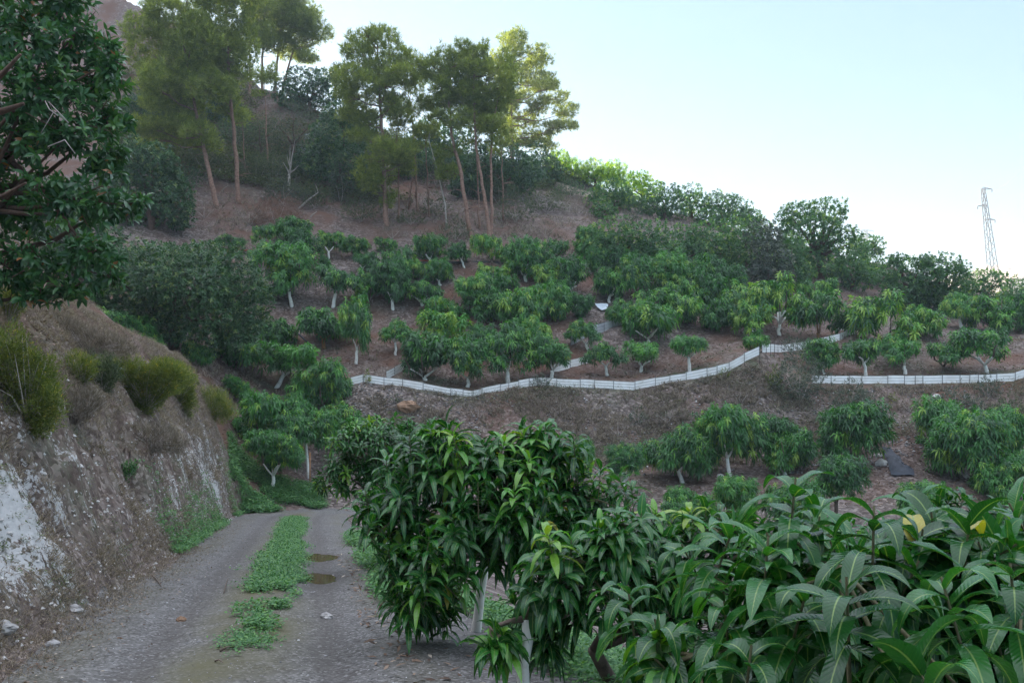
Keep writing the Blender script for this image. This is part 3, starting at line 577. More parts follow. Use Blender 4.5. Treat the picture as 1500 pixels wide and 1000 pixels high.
for i, r_ in enumerate([(1207,548,1205,499,540,48,'y','paint'),(1269,552,1262,497,530,64,'pole','paint'),(1326,548,1324,492,534,66,'pole','paint'),(1380,546,1383,496,535,68,'y','bark'),(1446,546,1440,484,526,88,'low','paint')]):
    mango(*r_[:6], f'{ordw(i)} mango tree from the left behind the short white fence on the right', r_[6], r_[7], group='mango trees behind the short white fence', y0=44.)
for r_ in [(1300,506,1295,427,500,96,'y','bark','big round dark mango tree on the slope above the short white fence'),(1352,496,1350,446,490,62,'y','bark','mango bush beside the big round tree above the short white fence'),
           (1409,480,1404,430,466,52,'open','paint','mango tree with bright white forked trunk standing high above the right fence'),(1452,484,1455,430,482,74,'y','bark','full mango tree right of the white forked trunk above the right fence'),(1494,488,1494,432,486,58,'y','bark','mango tree cut by the frame high above the right fence')]:
    mango(*r_[:6], r_[8], r_[6], r_[7], group='mango trees above the short white fence', y0=50.)
# lower terrace
LT = 'mango trees on the terrace below the fences'
for r_ in [(1001,707,988,626,684,94,'pole','paint','mango tree with short white trunk on the bare lower terrace'),(1069,697,1062,590,664,98,'pole','paint','tall mango tree with skirt-like white trunk on the lower terrace'),
           (1148,684,1148,612,668,88,'y','bark','mango tree behind another on the lower terrace, right of the skirt-like trunk'),(1152,694,1143,642,704,78,'y','paint','low mango tree in front, right of the skirt-like white trunk'),
           (1240,682,1240,597,682,110,'y','bark','big round mango tree left of the black plastic sheet'),(1387,668,1388,585,662,100,'y','bark','dark mango tree on the bank right of the black plastic sheet'),
           (1424,700,1402,640,732,116,'open','paint','bushy mango tree with white forked limbs showing, right of the black sheet'),(1478,690,1478,598,682,84,'y','paint','mango tree at the right edge of the lower terrace with one white limb'),
           (1470,725,1466,672,730,90,'y','bark','lowest mango tree at the right edge, behind the foreground leaves'),(915,722,911,652,700,58,'y','paint','small mango tree with white stub trunk below the bare eroded bank'),(850,712,850,643,702,46,'y','bark','small mango bush half hidden behind the near roadside tree')]:
    mango(*r_[:6], r_[8], r_[6], r_[7], group=LT, lib=CRL, y0=36., rad=.09 if r_[7] == 'paint' else None)
for r_ in [(1010,775,1008,714,766,76,'y','bark','mango tree crown rising from below the terrace under the white stub trunk',33.),(1082,775,1082,698,762,74,'y','bark','mango tree crown below the terrace under the skirt-like trunk',33.),
           (1225,760,1225,668,730,80,'y','bark','mango tree crown just above the big foreground leaves, left of the sheet',34.),(1170,772,1170,700,760,80,'y','bark','mango tree crown below the terrace, right of the skirt-like trunk',32.),(1350,790,1350,705,780,80,'y','bark','mango tree crown below the black plastic sheet',32.)]:
    mango(*r_[:6], r_[8], r_[6], r_[7], group=LT, lib=CRL, Y=r_[9])
# trees at the bend of the road
BT = 'mango trees at the bend of the road'
mango(388,668,388,572,636,86,'dense dark mango tree on the slope at the end of the cutting','y','bark',BT,CRL,y0=35.)
mango(452,700,445,586,642,84,'mango tree with pale forked trunk tied to a green stake at the road bend','pole','paint',BT,CRL,y0=35., rad=.06)
mango(398,718,402,628,680,78,'leaning mango tree with curved white trunk at the road bend','low','paint',BT,CRL,y0=35., rad=.08)
mango(474,600,470,530,592,84,'dark mango tree left of where the long white fence begins','y','bark',BT,CRL,y0=40.)
mango(515,650,515,592,634,80,'low mango tree between the road bend and the white fence','y','bark',BT,CRL,y0=38.)
mango(352,590,350,552,580,40,'small mango tree behind the far end of the cutting','y','bark',BT,CRL,y0=38.)
print('orchard ok')
# ------------------------------------------------------------------ trees built from their own masses of foliage
def px_blobs(bl, Y, depth=1., jit=.5):
    """(u, py, ru, rpy[, dY]) masses -> ellipsoids round the depth Y"""
    out_ = []
    for b in bl:
        u, p, ru, rp = b[:4]; dy = b[4] if len(b) > 4 else rng.uniform(-jit, jit) * ru * Y / F
        s = (Y + dy) / F
        out_.append((((u - 750) * s, Y + dy, (HOR - p) * s), (ru * s, ru * s * depth, rp * s)))
    return out_
def loc(bl, base): return [((c[0] - base.x, c[1] - base.y, c[2] - base.z), r) for c, r in bl]
def broad(name, label, cat, bu, bp, blobs, kind, mname, dens=1., bark='avobark', r=.18, group=None, y0=30., Y=None, inner=.4, young=.12, limbs=True, depth=1.):
    base = hit(bu, bp, y0) if Y is None else Vector(((bu - 750) / F * Y, Y, H1((bu - 750) / F * Y, Y)))
    B = loc(px_blobs(blobs, base.y, depth), base)
    t = thing(name, label, cat, base, group)
    mb = MB(); leaf_cloud(mb, B, kind, dens, inner, 0, .22, -.9, young); obj('crown' if limbs else 'foliage', mb.mesh('crown', M[mname], smooth=False), t)
    tm = MB(); cz = np.mean([b[0][2] for b in B]); cx = np.mean([b[0][0] for b in B])
    fk = np.array([cx * .3, 0, max(.1, min(cz * .5, 1.6 if r < .3 else 2.2))])
    if limbs: tube(tm, curve_pts((0, 0, -.3), fk, 5, 0, r * .3), np.linspace(r * 1.3, r * .9, 5), 9, jit=.2)
    else: fk = np.array([0, 0, -.05])
    for c, rr in B[:14]:
        c = np.array(c); e = c + np.array([0, 0, rr[2] * .3]); mid = fk + (e - fk) * .5 + rng.normal(0, .12, 3) * np.linalg.norm(e - fk) * .3
        tube(tm, [fk, (fk + mid) / 2 + rng.normal(0, .05, 3), mid, (mid + e) / 2, e], np.array([.6, .5, .38, .26, .08]) * r, 6, jit=.1)
    obj('trunk' if limbs else 'stem', tm.mesh('trunk', M[bark]), t)
    return t
AV = 'avocado trees on the slope'
broad('avocado_tree', 'huge spreading avocado tree on the slope behind the crest of the cutting', 'avocado tree', 250, 512,
      [(265,410,75,50),(200,425,60,60),(330,420,55,45),(240,385,50,32),(310,380,40,30),(180,470,50,40),(300,470,60,38),(360,440,35,45),(230,475,45,35),(345,480,35,25),(160,410,40,50)], 'avocado', 'avocado', 1.7, r=.2, group=AV, y0=35.)
broad('avocado_tree', 'rounded avocado tree on the slope left of the leaning pine', 'avocado tree', 225, 335,
      [(215,265,50,45),(250,290,35,38),(185,290,45,45),(225,235,35,25),(160,300,40,50),(260,310,22,25),(190,235,35,30)], 'faravocado', 'avocado', 1.6, r=.25, group=AV, y0=45.)
broad('avocado_tree', 'avocado tree half hidden by the big near tree at the left', 'avocado tree', 130, 400,
      [(120,340,60,50),(80,380,60,50),(150,380,40,40),(60,320,60,60)], 'faravocado', 'avocado', 1.4, r=.25, group=AV, y0=40.)
GV = 'broadleaf trees of the far slope'
def G(label, bu, bp, blobs, mname='grove', dens=1.15, kind='faravocado', **k): broad('avocado_tree', label, 'avocado tree', bu, bp, blobs, kind, mname, dens, r=k.pop('r', .18), group=GV, y0=k.pop('y0', 55.), **k)
G('lowest tree in the dense grove, grey-green, right of the dry bare bank', 905, 398, [(905,345,30,28),(925,365,30,26),(885,362,28,26),(915,385,30,16)])
G('dark mango-like bush at the left edge of the dense grove', 872, 378, [(872,355,28,22),(858,362,16,16)], 'mango', kind='mango')
G('grove tree with a white dead limb showing in its crown', 955, 402, [(950,350,32,26),(968,372,30,26),(940,378,26,22)])
G('grove tree above the centre of the orchard, yellow-tipped', 1002, 400, [(1000,355,32,22),(1018,378,28,24),(990,380,26,22)])
G('broad grove tree below the reddish bare patch', 1045, 402, [(1040,350,38,26),(1060,375,32,26),(1030,378,30,22)])
G('grove tree with bright tips right of the broad one', 1092, 400, [(1088,345,32,26),(1100,372,30,28),(1078,375,26,24)])
G('tall olive-grey tree in the middle of the grove', 1122, 436, [(1122,350,28,26),(1130,385,32,30),(1115,412,30,22),(1140,410,22,20)], 'olive', 1.3)
G('bluish-green tree at the right side of the dense grove', 1163, 428, [(1160,370,26,26),(1168,400,24,24),(1155,405,18,20)])
G('tall flat-topped tree rising highest on the right skyline', 1200, 408, [(1175,312,34,16),(1210,306,28,15),(1190,330,44,16),(1160,322,20,12),(1225,318,14,10),(1190,350,50,20),(1170,375,40,30),(1225,375,45,32),(1200,395,45,18),(1238,345,20,16),(1245,362,22,16)], dens=.9, r=.3, inner=.25)
G('small bush tree on the skyline beneath the tiny pylon', 1268, 378, [(1262,358,20,12),(1280,360,16,13),(1270,368,22,9),(1250,356,10,8)], y0=70.)
G('bright-tipped tree in the hollow right of the tall flat-topped one', 1250, 428, [(1245,395,28,22),(1262,405,22,20),(1232,405,16,16)])
G('dark bush on the slope below the tiny pylon', 1282, 405, [(1280,390,22,15),(1270,395,14,12)])
G('low bush between the hollow and the large right-hand grove', 1296, 420, [(1293,408,26,12)])
G('large dark tree at the left of the right-hand grove', 1330, 455, [(1320,398,26,22),(1345,405,35,32),(1320,430,32,24),(1345,440,35,22),(1312,380,14,10)], r=.25)
G('large dark tree in the middle of the right-hand grove', 1385, 458, [(1388,392,32,20),(1372,420,36,26),(1402,415,28,24),(1385,440,36,18),(1362,385,20,12)], r=.25)
G('spreading airy tree before the foot of the pylon', 1440, 448, [(1440,408,32,12),(1460,412,26,12),(1425,422,28,16),(1455,432,36,16)], dens=.8, inner=.2)
G('tree at the right frame edge below the far mountain', 1492, 468, [(1490,430,26,18),(1500,450,26,18),(1475,445,20,18)])
# ridge line
RG = 'trees along the sunny ridge'
def K(label, bu, bp, blobs, **k): broad('avocado_tree', label, 'avocado tree', bu, bp, blobs, k.pop('kind', 'faravocado'), k.pop('mname', 'grove'), k.pop('dens', 1.1), r=.15, group=RG, y0=78., **k)
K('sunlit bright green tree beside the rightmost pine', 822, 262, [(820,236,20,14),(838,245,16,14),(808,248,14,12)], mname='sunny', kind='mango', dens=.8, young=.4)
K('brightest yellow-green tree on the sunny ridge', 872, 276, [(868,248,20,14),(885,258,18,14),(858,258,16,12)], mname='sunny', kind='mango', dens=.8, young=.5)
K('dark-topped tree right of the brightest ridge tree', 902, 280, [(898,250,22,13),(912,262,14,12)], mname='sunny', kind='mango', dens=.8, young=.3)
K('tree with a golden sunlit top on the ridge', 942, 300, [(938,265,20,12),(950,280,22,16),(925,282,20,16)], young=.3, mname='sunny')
K('wide dark tree on the ridge above the dry bank', 900, 308, [(898,280,30,14),(880,290,24,14),(915,295,24,12)])
K('rounded tree on the ridge right of the golden-topped one', 975, 324, [(968,290,30,18),(985,305,26,18),(955,305,24,16)])
K('dark gappy tree on the ridge with sky showing through', 1013, 318, [(1008,285,20,14),(1022,295,16,14),(1008,305,18,12)], dens=.8, inner=.2)
K('broad tree on the ridge above the reddish bare patch', 1058, 340, [(1050,298,30,16),(1072,308,32,18),(1045,320,30,14),(1090,318,22,14)])
K('low tree on the ridge left of the tall flat-topped tree', 1105, 348, [(1102,322,18,14),(1112,335,20,14)])
K('small dark round bush under the upper brown wall', 888, 322, [(886,308,20,15)])
broad('shrub', 'silvery grey shrub above the left end of the dense grove', 'shrub', 930, 330, [(928,314,16,12)], 'olive', 'olive', .5, r=.05, y0=72., limbs=False)
# dark trees behind and among the pines
PG = 'broadleaf trees behind the pines'
def D(label, bu, bp, blobs, mname='avocado', kind='faravocado', dens=1.3, **k): broad('broadleaf_tree', label, 'tree', bu, bp, blobs, kind, mname, dens, r=.18, group=PG, y0=k.pop('y0', 64.), **k)
D('dark tree on the ridge right of the upper pines', 452, 170, [(445,125,34,22),(470,115,20,14),(420,140,24,18),(465,140,28,18),(490,108,8,14)], y0=80.)
D('blue-green tree filling the gap left of the central pine', 495, 280, [(490,200,34,34),(475,235,32,32),(510,240,34,36),(500,170,28,24),(520,205,24,30)])
D('grey olive tree below the ridge pines', 430, 235, [(430,175,34,26),(405,190,28,24),(455,190,24,22),(420,205,34,16)], 'olive', 'olive', .35, y0=74.)
D('dark thick tree right of the central pine', 650, 250, [(640,195,34,26),(665,210,30,30),(620,215,24,30),(640,235,38,22)], y0=72.)
D('dark tree between the twin pine trunks and the right pine', 740, 290, [(738,235,36,30),(720,260,30,30),(765,255,34,30),(700,240,30,30)], y0=72.)
D('dark shrubby tree under the left pines', 385, 235, [(380,190,28,26),(365,220,26,26),(395,215,22,22)], 'scrub', 'olive', .35, y0=74.)
D('dim tree behind the trunk of the leaning pine', 250, 230, [(240,200,50,34),(200,190,40,30),(285,205,34,30)], 'scrub', 'olive', .3, y0=74.)
# shrubs under the pines and on the banks
def shrub(label, u, p, ru, rp, mname='scrub', kind='olive', dens=.5, y0=60., group='shrubs on the slope', name='shrub', **k):
    b = [(u, p - rp, ru * .6, rp * .9), (u - ru * .45, p - rp * .7, ru * .5, rp * .65), (u + ru * .45, p - rp * .75, ru * .5, rp * .7)]
    broad(name, label, 'shrub', u, p, b, kind, mname, dens, bark='deadwood', r=.04, group=group, y0=y0, limbs=False, **k)
shrub('grey-green shrub left of the central pine foot', 530, 325, 34, 26); shrub('low shrub right of the central pine foot', 602, 330, 24, 12, 'scrub')
shrub('dark bluish shrub at the foot of the single leaning pine', 668, 352, 24, 18); shrub('olive shrub right of the twin pine trunks', 755, 325, 34, 26)
shrub('wide olive shrub at the right end of the pine group', 800, 312, 36, 24); shrub('grey shrub in front of the dark pine gap', 640, 318, 26, 20)
shrub('tall thin olive shrub left of the central pine', 500, 300, 20, 36, 'olive'); shrub('grey shrub around the pale snag', 415, 300, 34, 24, 'olive')
shrub('shrub beside the snag on its right', 462, 305, 28, 22); shrub('dusty shrub under the ridge pines', 375, 270, 30, 26, 'scrub')
shrub('dry mauve brush at the foot of the left pines', 300, 320, 30, 14, 'drybrush', 'dry', .5); shrub('second patch of dry mauve brush right of the left pines', 365, 330, 26, 16, 'drybrush', 'dry', .5)
shrub('dry pale brush on the bare bank at the orchard top', 845, 315, 28, 16, 'drybrush', 'dry', .5); shrub('mauve brush below the right pine', 800, 345, 30, 12, 'drybrush', 'dry', .5)
shrub('dry brush above the top right orchard row', 770, 350, 26, 12, 'drybrush', 'dry', .5); shrub('dry brush above the orchard centre', 575, 350, 22, 12, 'drybrush', 'dry', .5)
broad('dead_bush', 'heap of dead pinkish brown pine branches above the orchard', 'dead bush', 405, 332, [(395,308,20,14),(418,302,22,14),(430,320,20,12),(385,324,18,12),(412,322,24,12)], 'dry', 'deadneedle', .9, bark='deadwood', r=.04, y0=60., limbs=False)
BK = 'shrubs on the bare bank below the fences'
def bs(*a, **k): shrub(*a, y0=40., group=BK, **k)
bs('big silvery olive bush covering the end of the long white fence', 1172, 590, 48, 46, 'olive', dens=.6)
bs('tall thin silvery spray above the big olive bush', 1165, 530, 22, 26, 'olive', dens=.35)
bs('yellow flowering broom left of the big silvery olive bush', 1134, 572, 15, 20, 'broom'); bs('small yellow-green broom on the bank below the fence bend', 1062, 553, 9, 8, 'broom')
bs('grey-blue shrub below the left end of the short fence', 1250, 602, 38, 24, 'olive'); bs('small yellow shrub among grey ones below the short fence', 1309, 590, 9, 8, 'broom')
bs('grey dry shrub right of the small yellow one', 1332, 605, 24, 18, 'drybrush', kind='dry'); bs('silvery shrub overlapping the short white fence', 1446, 580, 20, 16, 'olive')
bs('blue-grey shrub below the right part of the short fence', 1400, 598, 34, 16, 'olive'); bs('long grey shrub at the right end of the bank', 1435, 622, 16, 22, 'olive')
bs('dry twiggy shrub on the bank below the fence corner', 905, 640, 28, 18, 'drybrush', kind='dry'); bs('green-grey shrub beside the dry one on the bank', 935, 622, 18, 14, 'olive')
bs('dry shrub above the tall lower-terrace mango', 975, 620, 30, 16, 'drybrush', kind='dry'); bs('dry grey shrub on the bank under the fence bend', 1085, 590, 28, 16, 'drybrush', kind='dry')
bs('small green tuft on the bank right of the fence start', 578, 592, 11, 8, 'scrub'); bs('green tuft growing at the start of the long fence', 538, 562, 7, 12, 'broom')
bs('small olive shrub in front of the long fence', 793, 568, 16, 12, 'olive'); bs('dry shrub on the bank below the fence dip', 700, 612, 24, 12, 'drybrush', kind='dry')
bs('brown shrub behind the top of the near tree', 820, 606, 26, 12, 'drybrush', kind='dry'); bs('grey shrub right of the dark mango at the fence start', 445, 575, 30, 14, 'scrub')
bs('dry shrub on the bank above the black sheet', 1345, 640, 24, 14, 'drybrush', kind='dry'); bs('dark green shrub hanging at the right end of the bank', 1480, 612, 24, 20, 'scrub')
print('shrubs ok')

# ------------------------------------------------------------------ pines
def pine(label, bu, bp, path, blobs, r=.2, y0=60., dens=24, stubs=6, L=.30, group='tall pines on the slope', W=.028):
    base = hit(bu, bp, y0); Yd = base.y; s = Yd / F
    t = thing('pine_tree', label, 'pine tree', base, group)
    tm = MB(); P = [Vector((0, 0, -.3))] + [at(u, p, Yd) - base for u, p in path]
    ts = np.linspace(0, len(P) - 1, 4 * len(P)); PP = np.array([tuple(p) for p in P])
    pts = np.stack([np.interp(ts, np.arange(len(P)), PP[:, k]) for k in range(3)], 1); pts[1:-1] += rng.normal(0, .03, (len(pts) - 2, 3))
    tube(tm, pts, np.linspace(r * .85, r * .2, len(pts)), 9, jit=.12)
    B = loc(px_blobs([(b[0] + rng.normal(0, 2), b[1] + rng.normal(0, 2), b[2] * rng.uniform(1.0, 1.4), b[3] * rng.uniform(.8, 1.1)) for b in blobs], Yd, .9, 1.2), base)
    SB = []
    for c_, r_q in B:
        for _ in range(4):
            SB.append((tuple(np.array(c_) + rng.uniform(-.7, .7, 3) * np.array(r_q)), tuple(np.array(r_q) * np.array([1, 1, 1.25]) * rng.uniform(.4, .75))))
    mb = MB(); needle_cloud(mb, SB, dens * .50, 0, L * 1.15, W=W); obj('crown', mb.mesh('crown', M['pine'], smooth=False), t)
    for c, rr in B:
        c = np.array(c); k = np.argmin(np.abs(pts[:, 2] - (c[2] - rr[0] * .5))); q = pts[k]
        mid = (q + c) / 2 + np.array([0, 0, -.1]) * np.linalg.norm(c - q)
        tube(tm, [q, (q + mid) / 2, mid, c], np.array([.28, .22, .16, .06]) * r, 5)
        for _ in range(4):
            e = c + nrm(rng.normal(0, 1, 3)) * np.array(rr) * .8; tube(tm, [c * .6 + mid * .4, (c + e) / 2, e], np.array([.12, .08, .03]) * r, 4)
    for _ in range(stubs):
        k = rng.integers(3, max(4, int(len(pts) * .55))); a = rng.uniform(0, 6.28); e = pts[k] + np.array([math.cos(a), math.sin(a), rng.uniform(-.1, .3)]) * rng.uniform(.5, 1.4)
        tube(tm, [pts[k], (pts[k] + e) / 2 + [0, 0, .05], e], [.035, .025, .01], 4)
    obj('trunk', tm.mesh('trunk', M['pinebark']), t)
    return t
pine('left pine whose bare trunk leans over to the left', 318, 302, [(312,275),(300,225),(288,165),(272,90),(262,20)],
     [(250,40,42,38),(280,60,35,36),(225,80,32,34),(262,110,38,30),(240,130,30,24),(295,125,26,24),(230,10,34,30),(275,0,36,30),(225,130,22,20),(215,40,24,30),(228,185,30,16),(262,178,26,14),(240,205,36,10),(285,190,24,18),(300,210,20,12),(255,160,34,16)], .26)
pine('second pine from the left with a straight bare trunk', 350, 298, [(347,250),(341,180),(336,120),(334,60),(330,0)],
     [(325,30,34,36),(300,50,30,36),(348,60,28,34),(320,80,34,30),(345,110,24,30),(318,125,26,24),(338,-10,40,30),(300,0,30,30),(352,85,20,30),(326,150,22,16),(360,30,22,30)], .24)
pine('slender bare pine trunk beside the second pine', 358, 262, [(358,240),(357,215),(355,185)], [(355,180,12,10),(350,165,14,12)], .12, dens=10)
RP = 'pines on the ridge against the sky'
pine('leftmost pine on the ridge, standing on red soil', 367, 142, [(366,110),(365,60),(366,10)], [(365,20,24,30),(378,45,20,24),(352,55,18,26),(372,-5,24,22),(385,10,18,20)], .2, y0=85., group=RP)
pine('ridge pine with a dark straight trunk', 384, 136, [(384,100),(386,60),(388,20)], [(392,30,22,22),(380,5,22,22),(400,12,22,22),(378,60,14,16),(395,55,16,14)], .2, y0=85., group=RP)
pine('ridge pine forking into two dark stems', 403, 138, [(404,110),(408,70),(412,30)], [(415,35,24,20),(430,20,24,22),(410,10,24,20),(420,60,20,14),(400,68,16,12)], .22, y0=85., group=RP)
pine('ridge pine leaning right with the widest crown', 412, 140, [(418,115),(428,80),(438,45)], [(440,40,26,18),(455,55,18,16),(440,15,24,18),(432,70,24,14),(455,30,16,16),(445,80,18,10),(425,0,24,18)], .2, y0=85., group=RP)
pine('big central pine with a low skirt of foliage clumps', 566, 332, [(564,290),(562,240),(560,190),(556,120),(552,60)],
     [(545,60,34,22),(575,75,24,20),(525,70,22,20),(560,95,40,20),(530,105,30,18),(590,95,20,18),(505,125,22,22),(520,140,22,16),(565,125,34,16),(548,150,34,16),(540,48,18,12),(575,150,22,14),(520,170,22,14),(545,180,26,16),(525,195,20,14),(575,215,28,14),(555,230,26,18),(585,240,20,16),(545,255,22,16),(570,255,20,12),(568,290,12,14),(595,120,14,12)], .26)
pine('slender sparse pine right of the central pine', 611, 312, [(610,270),(606,200),(600,150),(597,120)], [(605,135,16,12),(618,150,14,10),(595,150,12,9),(610,170,12,8),(612,118,12,10)], .13, dens=16)
pine('pine with a single leaning orange trunk', 690, 350, [(682,300),(672,240),(662,200),(658,150),(660,100)],
     [(650,105,26,18),(672,90,26,20),(640,130,20,18),(668,125,30,20),(690,110,24,20),(650,155,26,16),(680,150,26,18),(635,100,16,14),(665,175,22,12),(640,170,16,12),(658,215,14,16),(655,250,14,12),(690,80,18,14)], .22)
pine('left of the two pines rising from one spot', 717, 350, [(713,310),(706,265),(698,220),(694,160),(695,100)],
     [(705,95,24,18),(690,130,20,18),(715,120,24,20),(728,100,20,18),(705,155,24,16),(725,145,22,18),(735,125,16,18),(715,178,18,12),(695,80,14,12)], .2)
pine('right of the two pines rising from one spot, pale trunk', 719, 349, [(720,300),(719,240),(722,180),(735,120)], [(738,95,20,18),(745,130,18,16),(730,165,16,14),(722,205,12,10),(728,185,14,10)], .17, dens=14)
pine('widest pine at the right end with drooping sideways branches', 752, 262, [(750,225),(748,180),(750,120),(756,70)],
     [(760,65,22,14),(780,75,16,10),(755,90,26,14),(785,100,18,12),(800,115,16,9),(765,120,26,14),(795,130,20,9),(815,145,18,8),(830,165,16,9),(760,150,28,14),(795,158,22,9),(820,180,20,9),(835,178,12,7),(775,178,24,12),(800,195,24,9),(745,175,20,14),(770,205,24,12),(800,212,18,9),(750,110,18,16),(775,285,14,14),(745,55,12,8)], .3, y0=66., dens=20)
# bare stems
for u_, p_, tp_, lb_ in [(628,318,200,'thin dark pine stem right of the slender sparse pine'),(702,335,190,'thin pine stem left of the twin pine trunks'),(738,322,205,'thin dark pine stem right of the twin pine trunks'),(585,322,190,'thin pine stem just right of the central pine'),(392,245,120,'thin stem below the ridge pines')]:
    pine(lb_, u_, p_, [(u_ - 2, (p_ + tp_) / 2), (u_ - 5, tp_)], [(u_ - 6, tp_ - 6, 14, 12), (u_ + 6, tp_ - 16, 12, 12), (u_ - 12, tp_ + 14, 10, 7)], .11, y0=64., dens=20, group='slender pines among the big ones')
def snag(name, label, bu, bp, path, r, m='deadwood', y0=60., tw=5):
    base = hit(bu, bp, y0); mb = MB(); P = [Vector((0, 0, -.2))] + [at(u, p, base.y) - base for u, p in path]
    n = len(P); rr = np.linspace(r, r * .3, n); tube(mb, P, rr, 7, jit=.15)
    for _ in range(tw):
        k = rng.integers(1, n); e = np.array(tuple(P[k])) + rng.normal(0, 1, 3) * .5 + [0, 0, .4]; tube(mb, [P[k], (np.array(tuple(P[k])) + e) / 2 + [0, 0, .1], e], [r * .35, r * .2, r * .06], 4)
    obj(name, mb.mesh(name, M[m]), None, base, label=label, category=name.replace('_', ' '))
snag('dead_tree', 'thin whitish dead trunk curving left among the pines', 655, 337, [(652,300),(645,270),(638,240),(628,205)], .08)
snag('dead_tree', 'thin brown dead trunk leaning beside the slender sparse pine', 598, 308, [(601,285),(604,265),(608,240)], .08, 'pinebark')
snag('dead_branch', 'pale arching bare branch right of the twin pine trunks', 720, 290, [(722,270),(732,260),(745,258),(758,264)], .04)
snag('fallen_log', 'grey fallen log lying on the slope left of the central pine', 436, 305, [(448,296),(458,288),(466,282)], .12, tw=1)
snag('fallen_log', 'small pale log lying below the grey fallen log', 453, 318, [(458,314),(464,310)], .06, tw=0)
snag('dead_tree', 'dead stick lying on the red soil by the left pines', 322, 280, [(328,276),(334,272)], .05, tw=1)
snag('fallen_branch', 'dark broken branch lying between orchard rows', 596, 396, [(602,398),(608,401)], .06, tw=1)
broad('young_tree', 'pale thin young tree with sparse leaves left of the central pine', 'tree', 422, 280, [(425,215,7,7),(432,207,6,5),(420,228,8,6),(415,240,7,6),(438,243,8,4),(428,250,10,5)], 'olive', 'olive', .18, bark='deadwood', r=.12, y0=62., inner=.2)
for k_, (u, p, ru, rp) in enumerate(sorted([(300,250,26,20),(345,215,26,26),(400,262,30,22),(330,180,24,24),(455,262,26,24),(480,225,24,24),(540,290,26,22),(600,262,26,26),(640,275,28,24),(690,290,30,22),(730,300,26,20),(790,270,32,26),(700,262,26,22),(270,275,24,18),(210,180,30,26),(180,230,26,24),(620,235,24,22),(835,290,22,14)])):
    shrub(f'{ordw(k_)} from left of the dim shrubs in the undergrowth among the pines', u, p, ru * 1.2, rp * 1.15, ['scrub', 'avocado', 'avocado'][k_ % 3], ['olive', 'faravocado', 'olive'][k_ % 3], [.6, 1.5, .6][k_ % 3], y0=66., group='undergrowth shrubs among the pines')
print('pines ok')

# ------------------------------------------------------------------ fences
M['panel'] = noise_mat('fence_sheet', [(.28, (.42, .36, .31)), (.38, (.72, .70, .68)), (.6, (.82, .82, .82)), (.8, (.84, .84, .84))], 1.9, .75, .1, .01)
M['pinkpanel'] = noise_mat('fence_sheet_brown', [(.3, (.35, .24, .18)), (.6, (.55, .44, .36)), (.8, (.66, .60, .54))], 1.2, .8, .2, .01)
M['greypanel'] = noise_mat('fence_sheet_grey', [(.3, (.26, .27, .29)), (.7, (.45, .46, .48))], 1.4, .7, .2, .01)
M['post'] = noise_mat('fence_post', [(.3, (.03, .03, .035)), (.7, (.09, .085, .08))], 20, .7, .3, .004)
def fence(label, pts, m_='panel', h=.46, step=1.0, y0=44., y1=120., Y=None, group='sheet fences of the terraces'):
    ground = [hit(u, p, y0, y1) if Y is None else at(u, p, Y) for u, p in pts]
    g = np.array([tuple(p) for p in ground]); sgl = np.concatenate([[0], np.cumsum(np.linalg.norm(np.diff(g, axis=0), axis=1))])
    n = max(1, round(sgl[-1] / step)); sv_ = np.linspace(0, sgl[-1], n + 1)
    # keep the corners: insert corner distances, drop near ones
    keepc = [x for x in sgl[1:-1]]; sv_ = np.array(sorted(set([x for x in sv_ if all(abs(x - c) > .35 for c in keepc)] + keepc)))
    q = np.stack([np.interp(sv_, sgl, g[:, k]) for k in range(3)], 1)
    base = Vector(tuple(q[0])); t = thing('panel_fence', label, 'fence', base, group); q = q - np.array(tuple(base))
    for i in range(len(q)):
        mb = MB(); dz = rng.uniform(-.02, .05); tube(mb, [q[i] + [0, -.035, -.5], q[i] + [rng.normal(0, .01), -.035, h + .08 + dz]], [.013, .013], 6); obj('post', mb.mesh('post', M['post']), t)
    stepz = 0
    for i in range(len(q) - 1):
        a, b = q[i], q[i + 1]; mb = MB(); hs = h + rng.uniform(-.02, .02); off = rng.uniform(-.015, .015)
        nz_ = 13; zz = np.linspace(0, hs, nz_); bul = .012 * np.sin(np.linspace(0, 3 * 2 * np.pi, nz_))
        dirv = nrm((b - a)[None] * [1, 1, 0])[0]; nn = np.array([dirv[1], -dirv[0], 0]) 
        ov = dirv * .03; V = []
        for side in (0, 1):
            for zq, bb in zip(zz, bul):
                for e in (a - ov, b + ov): V.append(e + np.array([0, 0, zq + off - .04]) + nn * (bb + (.006 if side else 0)) + np.array([0, (i % 2) * .004, 0]))
        Q = []
        for sd_ in (0, 1):
            for k in range(nz_ - 1):
                w0 = sd_ * nz_ * 2 + k * 2; Q.append([w0, w0 + 1, w0 + 3, w0 + 2])
        o2 = nz_ * 2; Q.append([nz_ * 2 - 2, nz_ * 2 - 1, o2 + nz_ * 2 - 1, o2 + nz_ * 2 - 2])
        mb.add(np.array(V), quads=Q); obj('panel', mb.mesh('panel', M[m_]), t)
    return t
fence('long white sheet fence bending across the middle of the slope',
      [(514,563),(532,558),(563,563),(590,566),(620,571),(660,579),(693,583),(745,571),(775,565),(800,564),(850,566),(930,570),(960,564),(1005,557),(1050,547),(1068,542),(1090,529),(1112,518)], h=.44, Y=47.35)
fence('white sheet fence climbing from the silvery bush to the right', [(1116,517),(1145,515),(1180,511),(1200,507),(1230,498),(1252,489)], h=.46, y0=46.)
fence('short white sheet fence edging the right-hand terrace', [(1190,560),(1262,561),(1300,561),(1340,561),(1380,560),(1420,560),(1487,557),(1512,548)], h=.44, Y=47.45)
fence('inner white sheet fence rising behind the fence start', [(566,555),(592,541),(606,536)], h=.46, y0=47.6)
